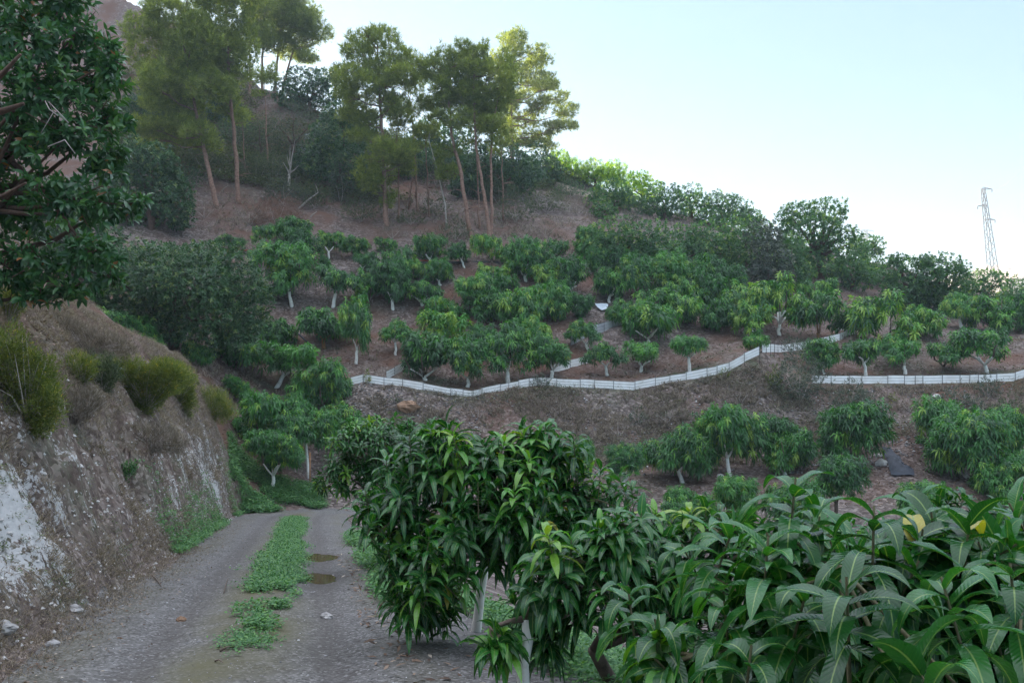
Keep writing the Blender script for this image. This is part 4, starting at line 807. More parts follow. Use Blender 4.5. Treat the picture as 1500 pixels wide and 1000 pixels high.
fence('pinkish sheet fence half hidden behind the fourth fence tree', [(760,531),(786,531)], 'pinkpanel', h=.4, y0=47.6)
fence('inner white sheet fence starting at the fifth fence tree', [(811,545),(835,539),(862,532)], h=.5, y0=47.6)
fence('grey corrugated sheet fence in the orchard centre', [(836,506),(862,492),(885,486),(914,477)], 'greypanel', h=.62, y0=50.)
fence('short brown sheet fence under the dense grove', [(1000,474),(1030,471)], 'pinkpanel', h=.5, y0=50.)
fence('short white sheet behind the upper end of the climbing fence', [(1226,483),(1251,484)], h=.4, y0=50.)
fence('pale brown sheet fence high up beside the right pine', [(812,275),(830,281),(850,288),(872,293),(895,301)], 'pinkpanel', h=.7, step=1.6, y0=78.)
fence('grey sheet fence piece seen left of the central pine', [(436,222),(462,229)], 'greypanel', h=.6, y0=74.)
fence('small grey sheet fence above the other behind the pines', [(446,205),(469,203)], 'greypanel', h=.6, y0=76.)
fence('dark retaining board along the top orchard row', [(604,388),(660,386),(730,386)], 'post', h=.22, step=2.5, y0=58.)
# pipes, sheets
M['redpipe'] = noise_mat('red_pipe', [(.3, (.25, .045, .03)), (.7, (.38, .08, .05))], 4, .6, .1, .005)
M['black'] = noise_mat('black_plastic', [(.3, (.008, .012, .022)), (.7, (.022, .03, .05))], 5, .65, .5, .03, spec=.5)
M['bluewhite'] = noise_mat('white_plastic', [(.3, (.50, .56, .62)), (.7, (.72, .78, .84))], 5, .5, .4, .02)
def pipe(name, label, pts, r, m_, lift=.12, y0=50.):
    P = [hit(u, p, y0) for u, p in pts]; base = P[0]; mb = MB(); tube(mb, [p - base + Vector((0, 0, lift)) for p in P], r, 8)
    obj(name, mb.mesh(name, M[m_]), None, base, label=label, category=name.split('_')[-1])
pipe('irrigation_pipe', 'red pipe lying along the top of the orchard at the left', [(318,371),(345,371),(372,369)], .07, 'redpipe')
pipe('irrigation_pipe', 'red-brown pipe lying left of the dark retaining board', [(600,386),(618,385),(632,385)], .05, 'redpipe')
pipe('irrigation_hose', 'black hose running diagonally down beside the orange trunk', [(421,477),(438,492),(456,508)], .05, 'black', .05)
def sheet(name, label, cat, u, p, poly, m_, y0, thick=.02, up=.06):
    base = hit(u, p, y0); mb = MB(); n = 14; P = []
    c = np.array([hit(a, b, y0) for a, b in poly]); ce = c.mean(0)
    rings = []
    for k in range(6):
        f = 1 - k / 6
        for q in range(len(c) * 4):
            i = q // 4; t_ = (q % 4) / 4; e = c[i] * (1 - t_) + c[(i + 1) % len(c)] * t_; w_ = ce + (e - ce) * f
            w_ = w_.copy(); w_[2] = H1(w_[0], w_[1]) + up + .08 * abs(vnoise(w_[0] * 2.4, w_[1] * 2.4, s=3)); P.append(w_ - np.array(tuple(base)))
    m1 = len(c) * 4; Q = [[k * m1 + q, k * m1 + (q + 1) % m1, (k + 1) * m1 + (q + 1) % m1, (k + 1) * m1 + q] for k in range(5) for q in range(m1)]
    P.append(np.array([ce[0], ce[1], H1(ce[0], ce[1]) + up]) - np.array(tuple(base))); T = [[5 * m1 + q, 5 * m1 + (q + 1) % m1, 6 * m1] for q in range(m1)]
    mb.add(np.array(P), quads=Q, tris=T); obj(name, mb.mesh(name, M[m_]), None, base, label=label, category=cat)
sheet('plastic_sheet', 'crumpled black plastic sheet spread on the right of the lower terrace', 'plastic sheet', 1315, 690, [(1292,657),(1305,658),(1318,672),(1324,684),(1338,690),(1340,700),(1306,700),(1299,676)], 'black', 36.)
sheet('plastic_sheet', 'white plastic sheet glimpsed left of the yellowish orchard tree', 'plastic sheet', 882, 455, [(871,451),(880,449),(891,451),(890,457),(882,460),(875,455)], 'bluewhite', 50., up=.2)
sheet('plastic_sheet', 'small white plastic scrap below the open-limbed white trunk', 'plastic sheet', 841, 450, [(837,444),(845,448),(845,454),(839,453)], 'bluewhite', 50., up=.2)
def rock(label, u, p, r, y0, m_='stone', Y=None, name='rock'):
    base = hit(u, p, y0) if Y is None else Vector(((u - 750) / F * Y, Y, H1((u - 750) / F * Y, Y)))
    mb = MB(); nth, nph = 8, 12; V = []; 
    for a in range(nth + 1):
        for b in range(nph):
            th = a / nth * math.pi; ph = b / nph * 6.283; V.append([math.sin(th) * math.cos(ph), math.sin(th) * math.sin(ph), math.cos(th)])
    V = np.array(V); k = 1 + .35 * vnoise(V[:, 0] * 1.7 + u, V[:, 1] * 1.7, V[:, 2] * 1.7 + p, s=2) + .15 * vnoise(V[:, 0] * 4 + u, V[:, 1] * 4, V[:, 2] * 4, s=6)
    V = V * k[:, None] * np.array([r, r * .8, r * .62]) + [0, 0, r * .25]
    Q = [[a * nph + b, (a + 1) * nph + b, (a + 1) * nph + (b + 1) % nph, a * nph + (b + 1) % nph] for a in range(nth) for b in range(nph)]
    mb.add(V, quads=Q); obj(name, mb.mesh(name, M[m_], smooth=False), None, base, label=label, category='rock')
M['palestone'] = noise_mat('pale_stone', [(.3, (.40, .37, .35)), (.7, (.66, .63, .60))], 5, .9, .6, .02)
M['brownrock'] = noise_mat('brown_rock', [(.3, (.16, .09, .05)), (.7, (.33, .21, .14))], 5, .9, .6, .04)
rock('pale boulder touching the left edge of the black plastic sheet', 1291, 682, .28, 36., 'palestone'); rock('smaller pale boulder just above-left of the black sheet', 1287, 668, .17, 36., 'palestone')
rock('flat pale rock lying left of the skirt-like white trunk', 1055, 698, .15, 36., 'palestone'); rock('flat pale rock lying right of the skirt-like white trunk', 1083, 705, .13, 36., 'palestone')
rock('brown outcrop on the bank below the long fence, left part', 596, 602, .55, 40., 'brownrock'); rock('pale rock on the bank above the dark lower mango', 1372, 585, .25, 42., 'palestone')
rock('small reddish stone lying in the left wheel track', 265, 910, .055, 5., 'brownrock'); rock('grey stone by the foot of the cutting at the left edge', 6, 930, .10, 5., 'stone'); rock('grey stone at the foot of the cutting beside the road', 78, 948, .06, 5., 'stone')
rock('flat pale stone lying in the right wheel track', 478, 905, .07, 5., 'stone'); rock('small dark stone by the weedy strip edge', 438, 832, .05, 5., 'stone'); rock('rounded rock at the bottom of the whitish cut face', 108, 897, .09, 5., 'stone')
# pylons and cable
M['steel'] = noise_mat('galvanised_steel', [(.3, (.07, .07, .08)), (.7, (.13, .13, .14))], 3, .6, .1, .005)
def pylon(label, u, ptop, pbot, Y, bw, tw, arms, double=False):
    s = Y / F; base = Vector(((u - 750) * s, Y, (HOR - pbot) * s - 6)); Hh = (pbot - ptop) * s + 6
    t = thing('lattice_pylon', label, 'pylon', base); mb = MB(); rr = .12
    n = 14; zs = np.linspace(0, Hh, n + 1); lean = -(18 * s) * (zs / Hh) if not double else zs * 0
    def cr(z, lx, k):
        h_ = (bw + (tw - bw) * z / Hh) / 2; sx, sy = [(-1, -1), (1, -1), (1, 1), (-1, 1)][k % 4]; return np.array([lx + sx * h_, sy * h_, z])
    for k in range(4):
        tube(mb, [cr(z, l, k) for z, l in zip(zs, lean)], rr, 4)
        for i in range(n): tube(mb, [cr(zs[i], lean[i], k), cr(zs[i + 1], lean[i + 1], k + 1)] if i % 2 else [cr(zs[i], lean[i], k + 1), cr(zs[i + 1], lean[i + 1], k)], rr * .6, 4)
    obj('tower', mb.mesh('tower', M['steel']), t)
    tips = []
    for (pa, l0, l1) in arms:
        z = (pbot - pa) * s + 6; lx = np.interp(z, zs, lean); am = MB()
        for zz in (0, .55): tube(am, [[lx + l0 * s, 0, z], [lx, 0, z + zz], [lx + l1 * s, 0, z]], rr * .8, 4)
        ca_ = obj('crossarm', am.mesh('crossarm', M['steel']), t)
        for l in (l0, l1):
            if abs(l) > 5: im = MB(); tube(im, [[lx + l * s, 0, z], [lx + l * s, 0, z - .9]], .12, 6); obj('insulator', im.mesh('insulator', M['bark']), ca_); tips.append(Vector((lx + l * s, 0, z - .9)) + base)
    return tips
tips = pylon('tall lattice power pylon standing behind the right skyline', 1458, 276, 396, 270, 2.5, .8, [(277, -2, 13), (302, -11, 3), (322, -3, 12)])
pylon('tiny distant pylon top above the skyline bush', 1268, 337, 372, 420, 1.8, 1.2, [(338, -12, 12), (348, -14, 14)], True)
M['cable'] = noise_mat('cable_metal', [(.3, (.25, .25, .27)), (.7, (.35, .35, .37))], 3, .5, 0, .001)
a_, b_ = tips[0], Vector((22, 8, 34)); mb = MB(); P = curve_pts((0, 0, 0), b_ - a_, 24, -7.0)
tube(mb, P, .014, 5); obj('power_cable', mb.mesh('power_cable', M['cable']), None, a_, label='thin power cable coming overhead from the tall pylon', category='cable')
print('built ok')
# ------------------------------------------------------------------ big avocado tree at the near left, standing on the cutting
def gh(x, y): return H1(x, y)
base = Vector((-8.6, 14.2, 0)); base.z = gh(base.x, base.y)
t = thing('avocado_tree', 'big near avocado tree overhanging the cutting at the upper left', 'avocado tree', base)
nb_ = [(30,60,75,60),(110,50,60,50),(60,130,80,60),(140,110,50,60),(165,90,26,50),(20,200,70,60),(100,200,75,55),(150,170,45,40),(30,300,75,60),(110,290,70,50),(175,300,42,28),(60,380,70,45),(130,370,50,40),(20,400,50,40),(205,292,18,16),(100,420,40,22),(60,435,35,18),(150,240,40,34),(-60,200,80,90),(-50,60,80,80),(-60,350,70,60),(90,0,60,40),(20,-20,80,50),(160,405,22,16)]
B = loc(px_blobs(nb_, 13.6, .9, .9), base)
mb = MB(); C, Nn = blob_pts([(c, tuple(np.array(r) * .9)) for c, r in B], 25, .5, .38, -.95)
tocam = C + np.array(tuple(base)); vis = (750 + F * tocam[:, 0] / tocam[:, 1]) > -90
C, Nn = C[vis], Nn[vis]; A = nrm(Nn + np.array([0, 0, .35]) + rng.normal(0, .4, Nn.shape))
P, Dd, NN, ix = rosettes(C, A, 8, .35, 1.7)
P = P + A[ix] * -.06
rr = np.clip((rng.random(len(C)) * .6)[ix] + rng.normal(0, .1, len(ix)), 0, 1); rr[rng.random(len(rr)) < .008] = 1
leavesN(mb, P, Dd, NN + rng.normal(0, .35, NN.shape), rng.uniform(.12, .19, len(P)), rng.uniform(.05, .07, len(P)), 3, rng.uniform(.3, 1.1, len(P)), .12, rnd=rr)
M['avonear'] = leaf_mat('avocado_leaf_near', [(0, (.026, .082, .034)), (.5, (.060, .155, .056)), (.8, (.12, .24, .055)), (.97, (.10, .15, .04)), (1, (.30, .13, .05))], .26, .25, 0)
obj('crown', mb.mesh('crown', M['avonear'], smooth=True), t)
tm = MB(); tr = [Vector((0, 0, -.4)), Vector((-.1, 0, .6)), Vector((-.25, -.1, 1.6)), Vector((-.3, -.1, 3.0)), Vector((-.1, 0, 4.6))]
tube(tm, tr, [.26, .21, .2, .16, .08], 10, jit=.15)
for c, r_ in B:
    c = np.array(c); k = 1 + int(rng.integers(0, 3)); q = np.array(tuple(tr[k])); L_ = np.linalg.norm(c - q)
    mid = (q + c) / 2 + rng.normal(0, .10, 3) * L_; tube(tm, [q, (q + mid) / 2 + rng.normal(0, .06, 3), mid, (mid + c) / 2 + rng.normal(0, .06, 3), c], [.06, .05, .035, .022, .010], 7, jit=.15)
    for _ in range(5):
        e = c + nrm(rng.normal(0, 1, 3)) * np.array(r_) * .95; tube(tm, [c, (c + e) / 2 + rng.normal(0, .06, 3), e], [.016, .011, .005], 5)
for (u1, p1, u2, p2, rr_) in [(-30,120,30,80,.045),(-30,150,34,152,.06),(-30,282,38,268,.035)]:
    a = np.array(tuple(at(u1, p1, 12.6) - base)); b = np.array(tuple(at(u2, p2, 12.0) - base)); m_ = (a + b) / 2 + [0, 0, -.12]; tube(tm, [a, m_, b], [rr_, rr_ * .8, rr_ * .4], 8, jit=.2)
obj('trunk', tm.mesh('trunk', M['avobark']), t)
sm = MB()
for (pp) in [[(100,180),(72,150),(78,165),(60,195)],[(70,215),(95,205),(110,225)],[(85,170),(72,160),(66,148)]]:
    tube(sm, [at(u, p, 11.9) - base for u, p in pp], [.008, .007, .006, .004][:len(pp)], 5)
obj('dead_twig', sm.mesh('dead_twig', M['deadwood']), t)

# ------------------------------------------------------------------ near mango trees along the road
def near_mango(label, base, blobs, Y, dens, L, Wd, trunk_top, r=.09, nseg=6, m=13, extra=None, depth=1., clip=None, tpaint='paint', inner=.25, limbs=6, droop=(.5, 1.7), young=.08, up=.75, tilt=.33, th0=.6, lump=.32):
    base = Vector(base); base.z = gh(base.x, base.y)
    t = thing('mango_tree', label, 'mango tree', base, 'mango trees beside the road')
    B = loc(px_blobs(blobs, Y, depth, .6), base)
    C, Nn = blob_pts(B, dens, inner, lump, -.35)
    A = nrm(Nn * .75 + np.array([0, 0, up]) + rng.normal(0, tilt, Nn.shape))
    if extra:
        E = np.array([tuple(at(u, p, y) - base) for u, p, y in extra]); C = np.concatenate([E, C]); A = np.concatenate([nrm(np.array([[0, 0, 1.]] * len(E)) + rng.normal(0, .22, (len(E), 3))), A])
    P, Dd, NN, ix = rosettes(C, A, m, th0, 1.95)
    along = np.tile(np.linspace(.02, .16, m), len(C)); P = C[ix] - A[ix] * along[:, None] * (L[1] / .28)
    yr = np.where(rng.random(len(C)) < young, rng.uniform(.68, .93, len(C)), rng.random(len(C)) * .5)
    rr = np.clip(yr[ix] + rng.normal(0, .07, len(ix)), 0, .95); rr[rng.random(len(rr)) < .003] = 1
    k = len(P); ll = rng.uniform(L[0], L[1], k) * np.tile(np.linspace(.7, 1.05, m), len(C))
    mb = MB(); leavesN(mb, P, Dd, NN + rng.normal(0, .12, NN.shape), ll, rng.uniform(*Wd, k), nseg, rng.uniform(*droop, k), .13, wave=.10, rnd=rr)
    obj('crown', mb.mesh('crown', M['nearmango'], smooth=True, uv=True), t)
    tm = MB(); top = at(*trunk_top) - base; tube(tm, curve_pts((0, 0, -.3), top, 6, 0, r * .2), np.linspace(r * 1.2, r * .8, 6), 10, 0, jit=.12)
    tp = np.array(tuple(top)); hubs = []
    for c, rr_ in B[:limbs * 2]:
        c = np.array(c); mid = (tp + c) / 2 + rng.normal(0, .05, 3); hubs.append(c); hubs.append(mid)
        tube(tm, [tp, (tp + mid) / 2 + rng.normal(0, .03, 3), mid, c], [r * .6, r * .42, r * .3, r * .16], 7, 1, jit=.1)
    hubs = np.array(hubs)
    obj('trunk', tm.mesh('trunk', [M[tpaint], M['bark']]), t)
    st = MB()
    for c, a in zip(C, A):
        h = hubs[np.argmin(np.sum((hubs - c) ** 2, 1))]; q = c - a * min(.35, np.linalg.norm(c - h) * .6)
        tube(st, [c + a * .01, q, (q + h) / 2 + rng.normal(0, .02, 3), h], [.004, .005, .007, .009], 5, cap=False)
    obj('twig', st.mesh('twig', M['stem']), t)
    return t
# A: the tree in the middle, over the road edge
near_mango('dense near mango tree by the road, yellowing leaves inside, thin white trunk', (-.40, 9.3, 0),
   [(640,680,70,48),(740,690,70,55),(800,660,45,42),(600,740,55,55),(680,760,75,60),(760,760,75,60),(630,830,60,50),(725,805,60,34),(830,720,50,45),(590,800,35,50),(640,880,40,38),(820,800,50,60),(880,710,38,28),(850,760,45,40),(655,645,36,18),(560,750,28,28),(610,870,30,35)],
   8.3, 21, (.23, .34), (.048, .066), (712, 800, 9.0), .05, 6, 13, inner=.3, young=.14, extra=[(650,618,8.2),(662,632,8.0),(600,640,8.2),(565,668,8.3),(800,622,8.3),(840,640,8.1),(760,628,8.4),(905,695,7.9),(880,684,8.1),(925,712,8.0),(535,720,8.2),(545,760,8.0),(570,800,7.9),(600,890,7.8),(575,860,7.9),(630,775,7.6),(700,700,7.7),(790,760,7.6),(690,830,7.7)])
# a tree beyond it
near_mango('small-leaved mango tree filling the gap between the road bend and the near tree', (-2.35, 15.2, 0),
   [(520,650,40,32),(570,640,50,32),(500,690,32,36),(545,690,45,45),(590,690,45,50),(530,640,30,20),(560,720,40,40),(615,650,40,35)],
   14.2, 26, (.16, .23), (.036, .048), (575, 740, 14.5), .07, 4, 13, inner=.3)
# B: to its right, a little nearer, trunk leaving the frame
near_mango('near mango tree whose white trunk base leaves the frame at the bottom', (.05, 6.3, 0),
   [(790,880,34,34,.3),(850,820,60,45),(900,790,45,36),(800,850,50,45),(860,880,46,46),(930,830,45,50),(792,930,22,26,.2),(730,930,14,24,-.1),(920,770,40,25)],
   6.2, 20, (.22, .31), (.048, .064), (772, 905, 6.25), .045, 7, 13, inner=.2)
# D: behind the foreground tree
near_mango('near mango tree between the two roadside ones and the foreground leaves', (.95, 6.9, 0),
   [(960,790,60,35),(1040,770,60,30),(1000,850,70,60),(930,880,45,60),(1080,840,70,60),(1130,790,60,36),(1000,930,80,50)],
   6.4, 24, (.17, .26), (.044, .058), (870, 950, 6.6), .06, 6, 13, tpaint='bark', inner=.2)
near_mango('mango tree with sunken crown right behind the foreground leaves', (3.3, 6.4, 0),
   [(1300,800,90,50),(1400,790,90,50),(1480,780,70,50),(1220,790,70,45),(1340,880,100,60),(1470,880,100,60),(1250,900,80,60)],
   6.0, 20, (.18, .27), (.045, .06), (1380, 930, 6.2), .06, 5, 13, inner=.2)
# C: foreground
near_mango('foreground mango tree with very large glossy leaves filling the bottom right', (1.75, 3.3, 0),
   [(1230,830,110,80),(1380,820,110,80),(1490,830,90,80),(1130,900,100,70),(1260,930,120,70),(1420,940,120,70),(1020,960,70,60),(1330,880,110,80),(1560,900,90,100)],
   3.1, 23, (.22, .34), (.052, .072), (1380, 1000, 3.2), .06, 12, 13, inner=.2, tpaint='bark',
   extra=[(1165,705,3.0),(1280,745,2.7),(1420,760,2.9),(1075,770,3.3),(1340,730,3.4),(1480,740,3.2),(1000,800,3.6),(1200,760,3.3),(1125,790,2.8),(1240,850,2.35),(1380,850,2.4),(1480,830,2.6),(1180,870,2.6),(1060,870,2.9),(920,860,3.4),(960,910,3.1),(1100,950,2.5),(1330,950,2.3)],
   droop=(.5, 1.8), young=.07, up=.9, tilt=.34, th0=.7, lump=.2)

# ------------------------------------------------------------------ ground cover (nobody could count it)
def scatter(name, pts, fn, m_, smooth=False, **tags):
    mb = MB(); fn(mb, pts); me = mb.mesh(name, m_, smooth=smooth); return obj(name, me, kind='stuff', **tags)
def pts_on(x, y): return np.stack([x, y, height(x, y)], 1)
def weeds(mb, pts, h=.09, L=.045, n=16, W=.55):
    C = np.repeat(pts, n, 0); k = len(C); C = C + np.stack([rng.normal(0, h * .55, k), rng.normal(0, h * .55, k), rng.uniform(.0, 1, k) ** .8 * h], 1)
    D_ = rng.normal(0, 1, (k, 3)); D_[:, 2] = np.abs(D_[:, 2]) * .5; ll = rng.uniform(.5, 1.3, k) * L
    leaves2(mb, C, D_, np.array([[0, 0, 1.]] * k) + rng.normal(0, .3, (k, 3)), ll, ll * W, .2)
def tufts(mb, pts, h=.3, n=9, W=.006, spread=.5):
    C = np.repeat(pts, n, 0); k = len(C); hh = np.repeat(rng.uniform(.5, 1.3, len(pts)), n) * h * rng.uniform(.5, 1.1, k)
    D_ = np.stack([rng.normal(0, spread, k), rng.normal(0, spread, k), np.ones(k)], 1); D_ = nrm(D_)
    C = C + np.stack([rng.normal(0, .03, k), rng.normal(0, .03, k), np.full(k, -.02)], 1)
    sd_ = nrm(np.cross(D_, rng.normal(0, 1, D_.shape))) * W; mid = C + D_ * hh[:, None] * .55; tip = C + D_ * hh[:, None] + np.array([0, 0, -.25]) * hh[:, None]
    V = np.stack([C - sd_, C + sd_, mid + sd_ * .7, mid - sd_ * .7, tip], 1).reshape(-1, 3); b = np.arange(k)[:, None] * 5
    mb.add(V, quads=b + np.array([[0, 1, 2, 3]]), tris=b + np.array([[3, 2, 4]]), r=rng.random(k)) if False else (mb.add(V, tris=np.concatenate([b + [[0, 1, 2]], b + [[0, 2, 3]], b + [[3, 2, 4]]], 1).reshape(-1, 3), r=np.repeat(rng.random(k), 3)))
# green strip between the ruts
yy = rng.uniform(8.8, 30, 9000); o2 = rng.normal(0, .18, 9000) + .02; keep = (fbm(yy * .9, o2 * 2.2, s=71, o=4) * 1.45 + .42 - 1.7 * np.abs(o2 / .75) ** 2 + .25 * sstep(10, 13, yy) > .12) & (rng.random(9000) < np.interp(yy, [8.8, 16, 30], [1, .8, .45]))
yy, o2 = yy[keep], o2[keep]; o2 = o2 * np.interp(yy, [9, 13], [.6, 1]); keep = (yy > 9.6) | (rng.random(len(yy)) < .25); yy, o2 = yy[keep], o2[keep]; xs = road_x(yy) + o2 + .1
scatter('roadside_weeds', pts_on(xs, yy), lambda m, p: weeds(m, p, .085, .05, 16), M['weed'])
scatter('dry_grass', pts_on(xs[::7] + .05, yy[::7]), lambda m, p: tufts(m, p, .13, 8, .003, .6), M['weed'])
yy = rng.normal(8.3, .25, 150); xs = road_x(yy) + rng.normal(.05, .14, 150); scatter('roadside_weeds', pts_on(xs, yy), lambda m, p: weeds(m, p, .05, .035, 12), M['weed'])
# weeds along the foot of the cutting, at the bend and at the right edge
yy = rng.uniform(11, 33, 2600); dd = np.abs(rng.normal(0, .28, 2600)); k = (fbm(yy * .35, dd, s=73) > np.interp(yy, [11, 16, 18, 24, 30, 33], [.5, .2, -.15, -.05, .1, -.3])); yy, dd = yy[k], dd[k]
scatter('roadside_weeds', pts_on(toe_x(yy) + .18 - dd, yy), lambda m, p: weeds(m, p, .13, .06, 16), M['weed'])
uu = rng.uniform(335, 475, 7000); yy = rng.uniform(33.5, 41, 7000); xs = (uu - 750) / F * yy; k = (fbm(xs * .5, yy * .5, s=75) > -.25 + .35 * sstep(38, 40.5, yy) + .2 * sstep(430, 470, uu)) & (np.abs(xs - road_x(yy)) > 1.6) & ~((yy < 38.2) & (xs > road_x(yy) - 1.5)); xs, yy = xs[k], yy[k]
scatter('roadside_weeds', pts_on(xs, yy), lambda m, p: weeds(m, p, .20, .10, 16), M['weed'])
yy = rng.uniform(10.5, 24, 3600); e = np.abs(rng.normal(0, .55, 3600)); k = (fbm(yy * .5, e, s=79) > -.15); yy, e = yy[k], e[k]
scatter('roadside_weeds', pts_on(road_x(yy) + 1.55 + e, yy), lambda m, p: weeds(m, p, .16, .06, 16), M['weed'])
xs = rng.uniform(-.9, 2.6, 4200); yy = rng.uniform(4.5, 11, 4200); e = xs - (road_x(yy) + 1.45); k = (e > 1.05 + .35 * fbm(xs, yy, s=81)) & (fbm(xs * .8, yy * .8, s=82) > -.25); xs, yy = xs[k], yy[k]
scatter('roadside_weeds', pts_on(xs, yy), lambda m, p: weeds(m, p, .15, .06, 18), M['weed'])
# pale dry grass patch on the right road edge
yy = rng.uniform(10, 13.5, 500); xs = road_x(yy) + 1.6 + np.abs(rng.normal(0, .4, 500)); scatter('dry_grass', pts_on(xs, yy), lambda m, p: tufts(m, p, .28, 10, .003, .7), M['scrub'])
M['litter'] = leaf_mat('leaf_litter', [(0, (.06, .035, .025)), (.5, (.15, .09, .06)), (.85, (.28, .20, .15)), (1, (.45, .38, .32))], .8, .1, 0)
def litter(mb, pts, L, W):
    k = len(pts); D_ = rng.normal(0, 1, (k, 3)); D_[:, 2] *= .25; leaves2(mb, pts + np.array([0, 0, .015]), D_, np.array([[0, 0, 1.]] * k) + rng.normal(0, .4, (k, 3)), rng.uniform(.6, 1.2, k) * L, W, .1)
# dry grass on the cutting
n = 60000; yy = 6 + rng.random(n) ** 1.3 * 29; dd = rng.uniform(.05, 7.5, n); cl = fbm(yy * .9, dd * 1.2, s=91, o=3) + .34 * sstep(.8, 2.2, dd) - .10
k = (cl > 0) & (rng.random(n) < .9); yy, dd = yy[k], dd[k]; sc_ = np.interp(yy, [0, 16, 25, 32], [1, 1, .72, .45]); xs = toe_x(yy) - dd * np.where(dd < 5, sc_, 1)
M['straw'] = leaf_mat('dry_straw', [(0, (.08, .058, .045)), (.5, (.20, .155, .125)), (1, (.40, .32, .25))], .85, .15, 0)
scatter('dry_grass', pts_on(xs, yy), lambda m, p: tufts(m, p, .20, 9, .0032, 1.0), M['straw'])
n = 5000; yy = 5 + rng.random(n) ** 1.3 * 14; e = rng.normal(0, .22, n); scatter('dry_grass', pts_on(toe_x(yy) + .02 + e, yy), lambda m, p: tufts(m, p, .11, 8, .0026, 1.1), M['straw'])
n = 900; yy = 5 + rng.random(n) ** 1.2 * 9; dd = rng.uniform(.0, 1.2, n); k = fbm(yy * 1.1, dd * 1.4, s=131, o=3) > .1; scatter('roadside_weeds', pts_on(toe_x(yy[k]) - dd[k], yy[k]), lambda m, p: weeds(m, p, .07, .035, 14), M['scrub'])
# fallen mango leaves along the right-hand edge of the road
n = 420; yy = 5 + rng.random(n) * 12; e = np.abs(rng.normal(0, .5, n)); scatter('leaf_litter', pts_on(road_x(yy) + 1.15 + e, yy), lambda m, p: litter(m, p, .13, .03), M['litter']) 
# litter twigs and stones on the cutting face
def stones(mb, pts, r0, r1, flat=.6):
    k = len(pts); r_ = rng.uniform(r0, r1, k) ** 1.0; o6 = np.array([[1, 0, 0], [-1, 0, 0], [0, 1, 0], [0, -1, 0], [0, 0, 1], [0, 0, -1.]])
    a = rng.uniform(0, 6.28, k); V = np.repeat(o6[None], k, 0) * rng.uniform(.6, 1.2, (k, 6, 1)); V[:, :, 2] *= flat
    ca, sa = np.cos(a)[:, None], np.sin(a)[:, None]; X_ = V[..., 0] * ca - V[..., 1] * sa; Y_ = V[..., 0] * sa + V[..., 1] * ca; V = np.stack([X_, Y_, V[..., 2]], -1) * r_[:, None, None] + pts[:, None] + np.array([0, 0, .25]) * r_[:, None, None]
    T = np.array([[0, 2, 4], [2, 1, 4], [1, 3, 4], [3, 0, 4], [2, 0, 5], [1, 2, 5], [3, 1, 5], [0, 3, 5]]); T = (np.arange(k)[:, None, None] * 6 + T[None]).reshape(-1, 3)
    mb.add(V.reshape(-1, 3), tris=T, r=np.repeat(rng.random(k), 8))
M['pebble'] = leaf_mat('pebbles', [(0, (.07, .065, .065)), (.6, (.19, .185, .185)), (.9, (.34, .33, .33)), (1, (.6, .59, .58))], .9, 0, 0)
n = 7000; yy = 4.5 + rng.random(n) ** 1.6 * 18; o2 = rng.uniform(-1.9, 2.4, n) + np.where(yy < 10, rng.uniform(0, .6, n), 0); pw_ = np.exp(-((np.abs(o2) - .8) / .35) ** 2); k = rng.random(n) > pw_ * .75; yy, o2 = yy[k], o2[k]
scatter('gravel', pts_on(road_x(yy) + o2, yy), lambda m, p: stones(m, p, .002, .009), M['pebble'])
n = 700; yy = 4.5 + rng.random(n) ** 1.4 * 22; o2 = rng.uniform(-1.9, 2.6, n); scatter('gravel', pts_on(road_x(yy) + o2, yy), lambda m, p: stones(m, p, .009, .02, .5), M['pebble'])
n = 1100; yy = 6 + rng.random(n) ** 1.2 * 27; dd = np.abs(rng.normal(0, 1.0, n)); sc_ = np.interp(yy, [0, 16, 25, 32], [1, 1, .72, .45]); scatter('rubble', pts_on(toe_x(yy) - dd * sc_ + .15, yy), lambda m, p: stones(m, p, .010, .04, .8), M['palestone'])
# dead leaves on the road edges, under the orchard
n = 2600; yy = 5 + rng.random(n) ** 1.3 * 24; e = rng.normal(0, .45, n); scatter('leaf_litter', pts_on(toe_x(yy) + .1 + e, yy), lambda m, p: litter(m, p, .05, .018), M['litter'])
n = 60000; uu = rng.uniform(200, 1560, n); yy = rng.uniform(36, 68, n); xs = (uu - 750) / F * yy; k = fbm(xs * .3, yy * .3, s=95) > -.25; xs, yy = xs[k], yy[k]
scatter('leaf_litter', pts_on(xs, yy), lambda m, p: litter(m, p, .19, .06), M['litter'])
n = 5000; uu = rng.uniform(0, 130, n); yy = rng.uniform(9, 22, n); xs = (uu - 750) / F * yy; d_ = toe_x(yy) - xs; k = (d_ > 2.2); scatter('leaf_litter', pts_on(xs[k], yy[k]), lambda m, p: litter(m, p, .10, .04), M['litter'])
# dry grass, low scrub over the far slope
n = 28000; uu = rng.uniform(150, 1560, n); yy = rng.uniform(41, 92, n); xs = (uu - 750) / F * yy
k = (fbm(xs * .25, yy * .25, s=97, o=3) + .35 * ((yy > 42) & (yy < 47)) + .25 * (yy > 66) > .12) & ~((yy > 47) & (yy < 64) & (rng.random(n) < .75)); xs, yy = xs[k], yy[k]
scatter('dry_grass', pts_on(xs, yy), lambda m, p: tufts(m, p, .42, 9, .014, .6), M['drybrush'])
n = 2600; uu = rng.uniform(150, 1560, n); yy = rng.uniform(46, 66, n); xs = (uu - 750) / F * yy; k = fbm(xs * .3, yy * .3, s=99, o=3) > .12; xs, yy = xs[k], yy[k]
scatter('low_weeds', pts_on(xs, yy), lambda m, p: weeds(m, p, .18, .12, 10), M['scrub'])
n = 6000; uu = rng.uniform(520, 1560, n); yy = rng.uniform(40, 47.2, n); xs = (uu - 750) / F * yy; k = fbm(xs * .4, yy * .6, s=101) > -.1; xs, yy = xs[k], yy[k]
